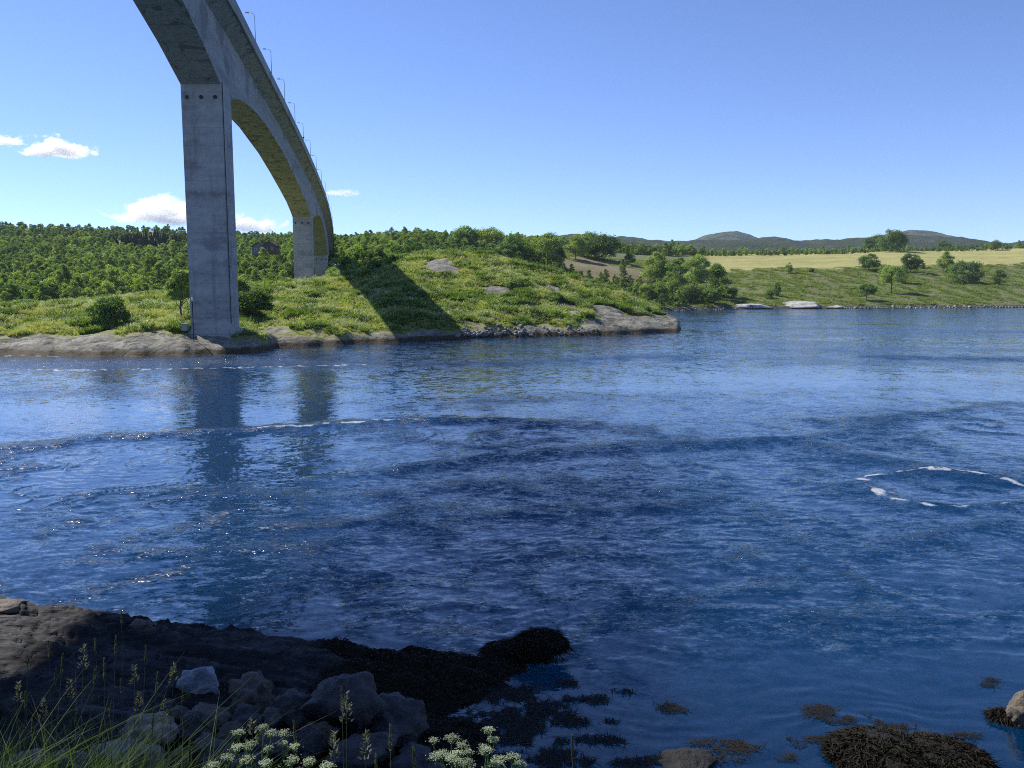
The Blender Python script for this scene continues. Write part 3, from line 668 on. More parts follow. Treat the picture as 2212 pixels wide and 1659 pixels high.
def scatter(name, P, S, RZ, IX, protos, label, cat, tilt=None):
    """ONE stuff object: points that carry copies of small plants"""
    c = bpy.data.collections.new(name + '_source')
    for i, o in enumerate(protos): o.name = '%02d_%s' % (i, o.name); c.objects.link(o)
    me = bpy.data.meshes.new(name); me.vertices.add(len(P)); me.vertices.foreach_set('co', np.asarray(P, np.float32).ravel())
    attr(me, 'sc', S); attr(me, 'rz', RZ); a = me.attributes.new('ix', 'INT', 'POINT'); a.data.foreach_set('value', np.asarray(IX, np.int32))
    o = link(name, me); g = bpy.data.node_groups.new(name, 'GeometryNodeTree')
    g.interface.new_socket('Geometry', in_out='INPUT', socket_type='NodeSocketGeometry'); g.interface.new_socket('Geometry', in_out='OUTPUT', socket_type='NodeSocketGeometry')
    N = g.nodes.new; gi = N('NodeGroupInput'); go = N('NodeGroupOutput'); iop = N('GeometryNodeInstanceOnPoints'); ci = N('GeometryNodeCollectionInfo')
    ci.inputs[0].default_value = c; ci.inputs['Separate Children'].default_value = True; ci.inputs['Reset Children'].default_value = True
    def na(nm, ty):
        x = N('GeometryNodeInputNamedAttribute'); x.data_type = ty; x.inputs[0].default_value = nm; return x.outputs[0]
    cm = N('ShaderNodeCombineXYZ'); g.links.new(na('rz', 'FLOAT'), cm.inputs[2])
    g.links.new(gi.outputs[0], iop.inputs['Points']); g.links.new(ci.outputs[0], iop.inputs['Instance']); iop.inputs['Pick Instance'].default_value = True
    g.links.new(na('ix', 'INT'), iop.inputs['Instance Index']); g.links.new(cm.outputs[0], iop.inputs['Rotation']); g.links.new(na('sc', 'FLOAT'), iop.inputs['Scale'])
    g.links.new(iop.outputs[0], go.inputs[0])
    md = o.modifiers.new('scatter', 'NODES'); md.node_group = g
    tag(o, label, cat, kind='stuff'); return o
def strips(B, D, L, W, bend, segs=4, shape=1.5, flatup=None):
    n = len(B); D = D / np.linalg.norm(D, axis=1, keepdims=True)
    sd = np.cross(D, rng.normal(size=(n, 3)) if flatup is None else np.tile(flatup, (n, 1))); sd /= np.linalg.norm(sd, axis=1, keepdims=True) + 1e-9
    V = []
    for i in range(segs + 1):
        s = i / segs; c = B + D * (L * s)[:, None] + bend * (L * s * s)[:, None]; w = (W * (1 - s ** shape) * .5 + W * .02)[:, None]
        V += [c - sd * w, c + sd * w]
    V = np.stack(V, 1); b = (np.arange(n) * (2 * segs + 2))[:, None]
    Fc = np.concatenate([np.stack([b[:, 0] + 2 * i, b[:, 0] + 2 * i + 1, b[:, 0] + 2 * i + 3, b[:, 0] + 2 * i + 2], 1) for i in range(segs)])
    return V.reshape(-1, 3), Fc
def tuft(name, n, h, w, spread, mat, segs=3, up=.6, droop=.5):
    a = rng.random(n) * 6.28; r = spread * rng.random(n) ** .5 * .5; B = np.c_[np.cos(a) * r, np.sin(a) * r, -.05 + 0 * a]
    a2 = a + rng.normal(size=n) * .7; D = np.c_[np.cos(a2) * (1 - up), np.sin(a2) * (1 - up), up + .3 * rng.random(n)]
    bend = np.c_[np.cos(a2) * droop * .6, np.sin(a2) * droop * .6, -droop * rng.random(n)]
    V, Fc = strips(B, D, h * (.6 + .6 * rng.random(n)), np.full(n, w), bend, segs)
    return bpy.data.objects.new(name, mesh(name, V, Fc, mat))

# ---------------------------------------------------------------- woods on the far land
PB = [tree_meshes('round', 7.0, 6.0, 3200, .21, M['birch'], 1), tree_meshes('birch', 8.5, 4.6, 3200, .2, M['birch'], 2), tree_meshes('round', 6.0, 5.5, 2800, .2, M['alder'], 3),
      tree_meshes('birch', 7.0, 4.2, 2600, .2, M['alder'], 4), tree_meshes('bush', 4.0, 4.5, 1800, .19, M['birch'], 5), tree_meshes('birch', 9.5, 5.2, 3400, .21, M['birch'], 6),
      tree_meshes('spruce', 10, 3.4, 3600, .26, M['spruce'], 7)]
NAMES = ['broadleaf_tree', 'birch_tree', 'broadleaf_tree', 'birch_tree', 'bush', 'birch_tree', 'spruce_tree']
def wood_points():
    out = []
    N = 90000
    t = rng.uniform(tu(-260), tu(2400), N); Y = (rng.uniform(258 ** 1.6, 905 ** 1.6, N)) ** (1 / 1.6); z = far(t, Y); X = t * Y
    u, v = proj(X, Y, z)
    dn = np.zeros(N)
    y0 = itp(t, tF, FY[0]); y1 = itp(t, tF, FY[1]); y2 = itp(t, tF, FY[2])
    left = t < tu(1190)
    dn = np.where(left, 1.0, 0)
    dn = np.where((t >= tu(1190)) & (Y > y2 + itp(t, [tu(1190), tu(1500), tu(2212)], [0, 15, 18])) & (Y < y2 + itp(t, [tu(1190), tu(2212)], [330, 110])), 1.0, dn)
    # behind the peninsula point: shrubs along the shore bank
    dn = np.where((t > tu(1130)) & (t < tu(1480)) & (Y < y1 - itp(t, [tu(1130), tu(1480)], [4, 50])) & (Y > y0 + 6), 1.0, dn)
    # meadow gap above the hilltop and around the houses
    dn = np.where(np.hypot((u - 578) / 42, (v - 546) / 9) < 1, 0, dn)
    dn = np.where((v > 545) & (v < 600) & (u > 880) & (u < 1160) & (Y > 420), .35, dn)
    dn = np.where((t > tu(625)) & (t < tu(722)) & (Y < 352), 0, dn)
    clear = fbm(X / 45, Y / 45, 3, 201); dn = dn * np.where(clear < -.38, .25, 1)
    k = rng.random(N) < dn; return X[k], Y[k], z[k], u[k], v[k]
X, Y, Z, U, Vv = wood_points()
# thin to about 4.5 m spacing near, wider far
order = np.argsort(Y); cell = {}; sel = []
for i in order:
    sp = 4.3 + Y[i] * .0036 - (2.4 if U[i] > 1130 and Y[i] < 430 else 0); key = (int(X[i] // sp), int(Y[i] // sp), int(Y[i] // 100))
    if key in cell: continue
    cell[key] = 1; sel.append(i)
sel = np.array(sel); X, Y, Z, U, Vv = X[sel], Y[sel], Z[sel], U[sel], Vv[sel]
sp_m = (np.abs(U - 325) / 95 + np.abs(Vv - 533) / 22) < 1.15
shrub = (U > 1130) & (Y < 440)
kinds = rng.choice([0, 1, 2, 3, 4, 5], len(X), p=[.42, .12, .22, .05, .12, .07]); kinds = np.where(sp_m, 6, kinds)
dk = fbm(X / 70, Y / 70, 2, 221); kinds = np.where((~sp_m) & (dk > .22), rng.choice([2, 3], len(X)), kinds)
kinds = np.where((Y > 720) & (U < 1200) & (~sp_m) & (rng.random(len(X)) < .75), 2, kinds)
kinds = np.where(shrub, rng.choice([4, 3, 1], len(X), p=[.5, .25, .25]), kinds)
S = (.6 + .75 * rng.random(len(X)) ** 1.5) * np.where(sp_m, .75, 1) * np.where(shrub, .62, 1) * np.where(U > 1500, .72, 1) * np.where(Y > 700, .85, 1)
# hidden behind the peninsula? keep anything whose top shows
tt_ = X / Y; topslope = (Z + 7 * S - H0) / Y; vis = topslope > itp(tt_, tPR, ePR) + .001
X, Y, Z, U, Vv, kinds, S = [q[vis] for q in (X, Y, Z, U, Vv, kinds, S)]
near = np.argsort(Y)[:285]; nm = np.zeros(len(X), bool); nm[near] = True
glab = {0: 'rounded light green broadleaf tree standing in the dense wood on the far bank', 1: 'slim light green birch tree standing in the dense wood on the far bank',
        2: 'dark green rounded tree standing in the dense wood on the far bank', 3: 'dark green slim tree standing in the dense wood on the far bank',
        4: 'low light green bush among the trees of the wood on the far bank', 5: 'tall light green birch tree standing in the dense wood on the far bank', 6: 'dark spruce standing in the wood on the far bank'}
glab = {k: v for k, v in glab.items()}
for i in near:
    k = int(kinds[i]); place_tree(NAMES[k], PB[k], (X[i], Y[i], Z[i] - .2), float(S[i]), label=glab[k], group=('bushes' if k == 4 else 'trees') + ' of the wood on the far bank', cat='bush' if k == 4 else 'tree')
r_ = ~nm
scatter('woodland', np.c_[X, Y, Z - .2][r_], S[r_] * 1.05, rng.random(r_.sum()) * 6.28, kinds[r_], [joined(m, 'wood_source') for m in PB], 'dense mass of light and dark green trees covering the far slopes', 'woodland')
print('wood', len(X), 'peninsula etc')

# ---------------------------------------------------------------- single trees of the field, the point and the ridge
def tmesh(kind, h, w, n, leaf, mat, seed): return tree_meshes(kind, h, w, n, leaf, M[mat], seed)
FIELD = [  # u, base v, width, height (survey), kind, material, name, label
    (1877, 584, 50, 36, 'round', 'alder', 'broadleaf_tree', 'round crowned tree on a short dark trunk at the yellow field edge, left of two'),
    (1967, 588, 46, 44, 'round', 'alder', 'broadleaf_tree', 'dense round tree at the yellow field edge, right of two'),
    (2041, 586, 38, 42, 'birch', 'birch', 'birch_tree', 'upright light green tree behind the big dark bush on the right slope'),
    (2080, 613, 78, 56, 'bush', 'alder', 'broadleaf_bush', 'largest dark spreading bush on the grassy right slope'),
    (2158, 614, 34, 38, 'bush', 'alder', 'broadleaf_bush', 'rightmost dark bush standing alone on the grassy slope'),
    (1910, 592, 28, 24, 'bush', 'birch', 'broadleaf_bush', 'small round bush just right of the round field edge tree'),
    (1925, 634, 56, 62, 'open', 'birch', 'birch_tree', 'tall loose birch in the middle of the right slope above the shore'),
    (1950, 612, 30, 36, 'birch', 'birch', 'birch_tree', 'small pale birch half behind the tall loose birch'),
    (1872, 648, 44, 36, 'open', 'alder', 'broadleaf_tree', 'low gappy tree on the slope left of and below the tall loose birch'),
    (1991, 580, 15, 20, 'birch', 'birch', 'sapling', 'thin pale sapling beside the dense round tree at the field edge'),
    (1704, 590, 20, 24, 'birch', 'birch', 'sapling', 'small loose sapling at the lower edge of the yellow field near its left end'),
    (1752, 588, 13, 12, 'bush', 'birch', 'sapling', 'tiny bush on the lower field edge right of the small sapling'),
    (1677, 639, 20, 30, 'birch', 'alder', 'birch_tree', 'narrow upright dark tree on the lower slope, taller of a pair'),
    (1661, 645, 24, 22, 'bush', 'alder', 'broadleaf_bush', 'low dark bush at the foot of the narrow upright tree on the slope'),
    (1583, 648, 28, 28, 'round', 'alder', 'broadleaf_tree', 'small dark round tree right of the big tree clump near the shore'),
    (1546, 640, 78, 70, 'birch', 'birch', 'birch_tree', 'wide tree at the right end of the big clump near the shore'),
    (1500, 641, 74, 98, 'birch', 'birch', 'birch_tree', 'tall tree in the middle of the big clump near the shore'),
    (1458, 642, 66, 82, 'birch', 'birch', 'birch_tree', 'tall light tree at the front left of the big clump near the shore'),
    (1415, 612, 70, 66, 'birch', 'birch', 'birch_tree', 'pale tree at the upper left of the big clump above the shore'),
    (1518, 610, 42, 54, 'birch', 'alder', 'birch_tree', 'pointed dark tree at the back right of the big clump'),
    (1470, 606, 40, 50, 'birch', 'alder', 'birch_tree', 'pointed dark tree at the back middle of the big clump'),
    (1425, 650, 44, 50, 'bush', 'birch', 'broadleaf_bush', 'low leafy bush at the front left foot of the big clump near the shore'),
    (1482, 652, 60, 40, 'bush', 'alder', 'broadleaf_bush', 'dark undergrowth bush at the front foot of the big clump near the shore'),
    (1530, 654, 56, 34, 'bush', 'birch', 'broadleaf_bush', 'light undergrowth bush at the front right foot of the big clump'),
    (1440, 615, 60, 50, 'birch', 'birch', 'birch_tree', 'leafy tree filling the middle back of the big clump'),
    (1395, 645, 40, 36, 'bush', 'birch', 'broadleaf_bush', 'light bush left of the big clump just above the end of the point'),
    (1345, 597, 22, 38, 'birch', 'alder', 'birch_tree', 'slim dark tree standing alone in front of the brown field'),
    (1360, 572, 30, 24, 'round', 'alder', 'broadleaf_tree', 'small round tree behind the slim tree at the brown field edge'),
    (1115, 568, 92, 54, 'round', 'alder', 'broadleaf_tree', 'dark flat topped tree just behind the right shoulder of the grassy hill'),
    (1182, 576, 80, 72, 'round', 'birch', 'broadleaf_tree', 'big light green tree right of the dark flat topped tree behind the hill'),
    (1207, 578, 34, 48, 'birch', 'alder', 'birch_tree', 'cone shaped tree in front of the big light green tree behind the hill'),
    (1243, 562, 60, 52, 'round', 'birch', 'broadleaf_tree', 'rounded tree right of the cone shaped tree behind the hill'),
    (1303, 564, 96, 54, 'round', 'alder', 'broadleaf_tree', 'broad dark tree at the upper edge of the brown field'),
    (1270, 555, 80, 52, 'round', 'birch', 'broadleaf_tree', 'broad light tree behind the dark tree of the brown field edge'),
    (1060, 547, 84, 52, 'round', 'birch', 'broadleaf_tree', 'broad light tree on the skyline above the top of the grassy hill'),
    (1004, 542, 84, 54, 'round', 'alder', 'broadleaf_tree', 'tallest dark tree on the skyline above the top of the grassy hill'),
    (1925, 544, 72, 46, 'round', 'alder', 'broadleaf_tree', 'tallest tree on the ridge behind the yellow field in front of the mountain'),
    (1890, 543, 52, 34, 'round', 'alder', 'broadleaf_tree', 'lower dark tree leaning out left of the tallest ridge tree'),
    (2040, 541, 34, 20, 'round', 'alder', 'broadleaf_tree', 'dark round tree on the ridge hedge right of the tallest ridge tree'),
    (2150, 541, 30, 22, 'round', 'alder', 'broadleaf_tree', 'dark tree in the hedge near the right end of the ridge'),
]
for i, (u, v, w, h, kd, mt, nm_, lab) in enumerate(FIELD):
    fn = far if v < 700 else pen
    p = hit(u, v, fn, 330 if u > 1320 else 300, 890); k = p.y / 1793
    ms = tmesh(kd, h * k, w * k, 9000 if w * h > 1500 else 4200, max(.16, .014 * w * k + .08), mt, 300 + i)
    place_tree(nm_, ms, p - Vector((0, 0, .15)), label=lab, cat='bush' if 'bush' in nm_ else 'tree')
PEN = [(237, 706, 100, 74, 'bush', 'alder', 'broadleaf_bush', 'round dark bush standing alone on the meadow left of the near pier', 126),
       (392, 690, 62, 112, 'open', 'birch', 'broadleaf_tree', 'tall leafy tree half hidden behind the left side of the near pier', 134),
       (440, 672, 60, 80, 'open', 'birch', 'broadleaf_tree', 'leafy tree hidden mostly behind the near pier', 150),
       (548, 697, 88, 78, 'open', 'alder', 'broadleaf_tree', 'dark spreading tree on the meadow right of the near pier', 134),
       (515, 672, 60, 76, 'round', 'birch', 'broadleaf_tree', 'light leafy tree just behind the right side of the near pier', 148),
       (808, 585, 36, 26, 'bush', 'alder', 'broadleaf_bush', 'dark bush on the ridge where the bridge shadow begins', 215),
       (850, 572, 60, 26, 'bush', 'alder', 'broadleaf_bush', 'low wide dark bush on the ridge inside the bridge shadow', 220),
       (1200, 648, 40, 18, 'bush', 'alder', 'broadleaf_bush', 'low dark bush in the hollow above the grey cliff', 170),
       (1115, 622, 46, 20, 'bush', 'alder', 'broadleaf_bush', 'low dark bush right of the small bare rock on the hill', 180)]
for i, (u, v, w, h, kd, mt, nm_, lab, y0) in enumerate(PEN):
    p = hit(u, v, pen, 110, 240); k = p.y / 1793
    ms = tmesh(kd, h * k, w * k, 9000 if w * h > 3000 else 2500, .17 if p.y < 160 else .22, mt, 400 + i)
    place_tree(nm_, ms, p - Vector((0, 0, .15)), label=lab, cat='bush' if 'bush' in nm_ else 'tree')
# trees in the shade under the far end of the bridge
for i, (u, dx, s, lab) in enumerate([(728, 0, 1.1, 'dark tree against the far end of the bridge'), (748, 6, 1.2, 'dark shaded tree right of the far end of the bridge'), (768, -3, 1.0, 'rounded tree right of the bridge end above the meadow ridge')]):
    t = tu(u); Y = 330 + 12 * i; p = Vector((t * Y, Y, float(far(t, Y)))); place_tree('broadleaf_tree', PB[2], p, s * 1.1, label=lab)

# ---------------------------------------------------------------- ground cover of the peninsula
FERN = [tuft('fern', 26, .8, .20, .8, M['fern'], 3, .55, .45), tuft('fern', 22, .6, .18, .7, M['fern'], 3, .45, .4),
        tuft('meadow', 40, .75, .07, .8, M['meadow'], 3, .8, .35), tuft('meadow', 34, .55, .06, .8, M['meadow'], 3, .7, .3),
        tuft('weeds', 34, .9, .22, 1.0, M['weeds'], 3, .55, .35), tuft('weeds', 30, 1.2, .2, 1.1, M['weeds'], 3, .7, .3)]
M['bloom'] = leafmat('pale_bloom', (.45, .46, .30), (.62, .62, .45), None, .3, 2)
def bloom(name, n, h, spread):
    a = rng.random(n) * 6.28; r = spread * rng.random(n) ** .5 * .5; z_ = h * (.75 + .35 * rng.random(n)); V, Fc = cards(np.c_[np.cos(a) * r, np.sin(a) * r, z_], rng.normal(size=(n, 3)) * .4 + np.array([0, 0, 1]), np.full(n, .085))
    V2, F2 = strips(np.c_[np.cos(a) * r * .5, np.sin(a) * r * .5, -.05 + 0 * a], np.c_[np.cos(a) * r * .5, np.sin(a) * r * .5, z_], z_, np.full(n, .05), np.zeros((n, 3)), 2)
    return bpy.data.objects.new(name, mesh(name, np.r_[V, V2], np.r_[Fc, F2 + len(V)], [M['bloom'], M['fern']], False, [0] * len(Fc) + [1] * len(F2)))
FERN += [bloom('bloom', 14, .9, .9), bloom('bloom', 9, .8, .7)]
N = 120000; t = rng.uniform(tu(-200), tu(1482), N); yw, yr = pen_edges(t)
Y = yw + 1.5 + (yr + 8 - yw) * rng.random(N); X = t * Y; z = pen(t, Y); rk = rockmask(t, Y, z, .45); u, v = proj(X, Y, z)
n1 = fbm(X / 11, Y / 11, 4, 301); n2 = fbm(X / 4.5, Y / 4.5, 3, 311)
k = (rng.random(N) > rk * 1.6) & (z > 1.0)
ter = np.sin(z * 2.2 + n1 * 3)          # faint terraces of taller growth
darkp = (n2 + .25 * n1 + .10 * ter > .42) | ((np.abs(v - (640 + (u - 950) * .06)) < 9) & (u > 880) & (n2 > -.15)) | (blob(t, Y, 1180, 655, 70, 8, 6) > .5) | (np.abs(z - 2.6) < .5) & (u > 1240) & (n2 > .1)
left = u < 760
mead = (n1 + .22 * (left) + .35 * sst(500, 200, u) > .12)
ix = np.where(darkp, rng.choice([4, 5], N), np.where(mead, rng.choice([2, 3], N), rng.choice([0, 1], N)))
ix = np.where(rng.random(N) < .13 + .25 * (fbm(X / 8, Y / 8, 3, 331) > .15), rng.choice([6, 7], N), ix)
S = (.55 + .7 * rng.random(N)) * (1 + .45 * np.clip(n2, -.6, .6)) * np.where(rk > .05, .5, 1) * np.clip(.45 + (z - 1.6) * .3, .45, 1)
scatter('meadow_growth', np.c_[X, Y, z][k], S[k], rng.random(k.sum()) * 6.28, ix[k], FERN, 'tall yellow green grass, ferns and darker weeds covering the hill by the strait', 'meadow')
# ground cover of the right slope and the field
M['rough'] = leafmat('rough_grass', (.18, .23, .065), (.26, .29, .10), (.21, .22, .10), .45, .5)
G2 = [tuft('slope', 30, .5, .12, 1.4, M['weeds'], 2, .7, .3), tuft('slope', 30, .45, .12, 1.4, M['rough'], 2, .75, .3), tuft('slope', 26, .7, .2, 1.4, M['rough'], 2, .6, .3)]
N = 60000; t = rng.uniform(tu(1130), tu(2330), N); y0 = itp(t, tF, FY[0]); y1 = itp(t, tF, FY[1])
Y = y0 + 4 + (y1 - y0 + 6 + 120 * (t < tu(1500))) * rng.random(N); X = t * Y; z = far(t, Y); n1 = fbm(X / 7, Y / 16, 4, 351)
k = (rng.random(N) < .3 + sst(-.1, .4, n1)) & (brownmask(t, Y, z) < .5)
ix = np.where(n1 > .3, 2, np.where(rng.random(N) < .5 + n1, 0, 1))
scatter('slope_growth', np.c_[X, Y, z][k], (.5 + .8 * rng.random(N))[k] * (1 + n1[k] * .6), rng.random(k.sum()) * 6.28, ix[k], G2, 'rough green grass and low growth covering the slope above the far shore', 'grass')

# ---------------------------------------------------------------- near shore: bank, rock ledge
EDu = [-400, 0, 120, 230, 330, 500, 640, 800, 1000, 1150]; EDv = [1275, 1297, 1313, 1330, 1345, 1353, 1378, 1400, 1409, 1431]; EDz = [1.5, 1.3, 1.22, 1.15, 1.1, 1.0, .78, .52, .3, .0]
ED = [gr(a, b, c) for a, b, c in zip(EDu, EDv, EDz)]
NB = [gr(a, b, 0) for a, b in ((1150, 1433), (1092, 1468), (1030, 1512), (960, 1545), (940, 1585), (985, 1620), (960, 1700))]
exs = [p.x for p in ED] + [8]; eys = [p.y for p in ED] + [ED[-1].y]; ezs = EDz + [-.5]
def ledge(x, y):
    ye = np.interp(x, exs, eys) + .12 * fbm(x * 1.1, x * 0, 4, 401); ze = np.interp(x, exs, ezs)
    d = ye - y                                   # towards the camera from the outer edge
    top = ze + .06 * np.minimum(d, 2) - .15 * np.maximum(d - 1.2, 0) * np.interp(x, [-14, -4, 0], [1, .55, .3])
    top = np.where(d < 0, ze + d * 1.3, top)
    # right side waterline
    xr = np.interp(y, [p.y for p in NB[::-1]], [p.x for p in NB[::-1]])
    xr = np.where(y > NB[0].y, np.interp(y, [NB[0].y, 22.5], [NB[0].x, NB[0].x - .5]), xr)
    top = np.minimum(top, (xr - x) * np.interp(y, [13.9, 16.7, 19], [.16, .24, .16]) + .02)
    lay = .16 * fbm(x * .35 + y * .1, y * 2.2 + x * .3, 5, 411, .6) * np.interp(x, [-6, 0], [1, .7]) + .05 * fbm(x * 1.6, y * 1.6, 4, 421)
    st_ = .09 * np.abs(np.sin((y + .22 * x) * 2.2 + 1.2 * fbm(x / 3, y / 3, 2, 431))) * np.interp(x, [-9, -3], [1, .15])
    r = top + (lay + st_) * np.clip(top + .4, 0, 1)
    q = y * 1.9 + .55 * x + .9 * fbm(x / 2, y / 2, 3, 461); saw = (q % 1.0); rug = np.interp(x, [-12, -6, -2], [1, 1, .35]) * np.clip(top + .3, 0, 1)
    r = r + rug * (.13 * (saw - .5) * np.clip(1.9 - d, .25, 1) + .05 * np.abs(fbm(x * 3, y * 5 + x, 4, 471)) - .10 * np.exp(-(fbm(x / 1.5 + y, y * 1.2 - x * .4, 3, 481) / .05) ** 2))
    return np.where(y < 14.4, r - (14.4 - y) * .8, r)
def bankz(x, y):
    zb = 7.2 - .63 * np.maximum(y - 2, 0) + .12 * fbm(x / 1.3, y / 1.3, 3, 441) - .1 - .02 * np.abs(x)
    return zb
def nearland(x, y):
    a = ledge(x, y); b = bankz(x, y); flat = np.interp(x, [-30, -12, -6, -2, 0, 3, 8], [1.1, .75, .45, .25, -.05, -.3, -.4]) - .35 * np.maximum(y - 16, 0) - .25 * np.maximum(14 - y, 0) * (x < 0)
    return np.maximum(np.maximum(a, b), flat)
gx = np.r_[np.arange(-32, -13, .2), np.arange(-13, 3, .06), np.arange(3, 16, .2)]; gy = np.r_[np.arange(-25, 11, .3), np.arange(11, 25, .06)]
GX, GY = np.meshgrid(gx, gy); GZ = nearland(GX, GY); GZ = np.maximum(GZ, -1.5)
n_, m_ = GX.shape; ii = np.arange(n_ * m_).reshape(n_, m_)
t_, c_, h_ = rockmat('shore_rock', (.028, .028, .03), (.088, .087, .087), scale=.9, wet=0, lich=.25, layered=True, dark=(.02, .018, .018))
wd_ = t_.attr('weed'); gr_ = t_.attr('soil'); ff = t_.noise(3, 5, .65)
cc = t_.mix(wd_, c_, t_.mix(ff, (.006, .005, .003), (.022, .017, .007)))
cc = t_.mix(gr_, cc, t_.mix(ff, (.02, .022, .01), (.05, .05, .02)))
t_.pbr(cc, .8, t_.bump(h_, .10, .8), spec=.15)
me = mesh('shore_rock', np.c_[GX.ravel(), GY.ravel(), GZ.ravel()], np.c_[ii[:-1, :-1].ravel(), ii[:-1, 1:].ravel(), ii[1:, 1:].ravel(), ii[1:, :-1].ravel()], t_.m, True)
wmask = sst(-.35, .35, np.interp(GX, [-11, -7.5, -5, -3], [-.8, .05, .55, .9]) - GZ + .35 * fbm(GX, GY, 3, 451)) * (GY > 12.5)
attr(me, 'weed', wmask); attr(me, 'soil', (bankz(GX, GY) > GZ - .02) * 1.0)
link('shore_rock', me)['kind'] = 'structure'

# ---------------------------------------------------------------- boulders
def boulder_mesh(w, d, h, seed, mat, cuts=6, sub=4, rough=.07):
    import bmesh
    bm = bmesh.new(); bmesh.ops.create_icosphere(bm, subdivisions=sub, radius=1.0)
    rd = random.Random(seed); P = np.array([v.co[:] for v in bm.verts])
    for i in range(cuts + 3):
        n = np.array([rd.gauss(0, 1), rd.gauss(0, 1), rd.gauss(0, .7)]); n /= np.linalg.norm(n); k = rd.uniform(.5, .78)
        s = P @ n; P = P - np.outer(np.maximum(s - k, 0) * .93, n)
    nn = P / np.linalg.norm(P, axis=1, keepdims=True)
    f_ = fbm(nn[:, 0] * 1.6 + seed, nn[:, 1] * 1.6 + nn[:, 2] * 1.3, 5, seed, .6) * 1.3
    P = P + nn * (f_ * rough * 2)[:, None]; P = P * np.array([w / 2, d / 2, h / 2]) / 1.02
    me = mesh('boulder', P, [tuple(v.index for v in f.verts) for f in bm.faces], mat, True); bm.free(); return me
def stonemat(name, a, b, streak=None, rough=.75):
    t = NT(name); n1 = t.noise(1.6, 6, .65); n2 = t.noise(9, 5, .7); v = t.noise(1.5, 4, .6, t.map((1, 1, 4), None, (.5, .4, 0)))
    c = t.mix(t.ramp(t.math('ADD', t.math('MULTIPLY', n1, .6), t.math('MULTIPLY', n2, .4)), [(.35, (0, 0, 0)), (.65, (1, 1, 1))]), a, b)
    if streak: c = t.mix(t.math('MULTIPLY', t.ramp(v, [(.5, (0, 0, 0)), (.6, (1, 1, 1))]), .6), c, streak)
    c = t.mix(t.math('MULTIPLY', t.ramp(n2, [(.6, (0, 0, 0)), (.68, (1, 1, 1))]), .35), c, tuple(k * .35 for k in a))
    t.pbr(c, rough, t.bump(t.math('ADD', n1, t.math('MULTIPLY', n2, .6)), .12, 1.0)); return t.m
SM_ = {'pale': stonemat('pale_stone', (.22, .25, .29), (.42, .45, .50), (.42, .43, .45)), 'tan': stonemat('tan_stone', (.20, .165, .11), (.36, .31, .23), (.42, .38, .30)),
       'dark': stonemat('dark_stone', (.04, .04, .044), (.12, .118, .12)), 'brown': stonemat('brown_stone', (.09, .075, .06), (.20, .165, .13), (.12, .10, .085)),
       'grey': stonemat('grey_stone', (.09, .088, .083), (.19, .185, .175)), 'wet': stonemat('wet_stone', (.010, .010, .010), (.03, .029, .028)), 'weed': stonemat('weedy_stone', (.003, .003, .002), (.009, .008, .004)),
       'shore': stonemat('shore_stone', (.12, .11, .09), (.34, .325, .29), (.42, .41, .38))}
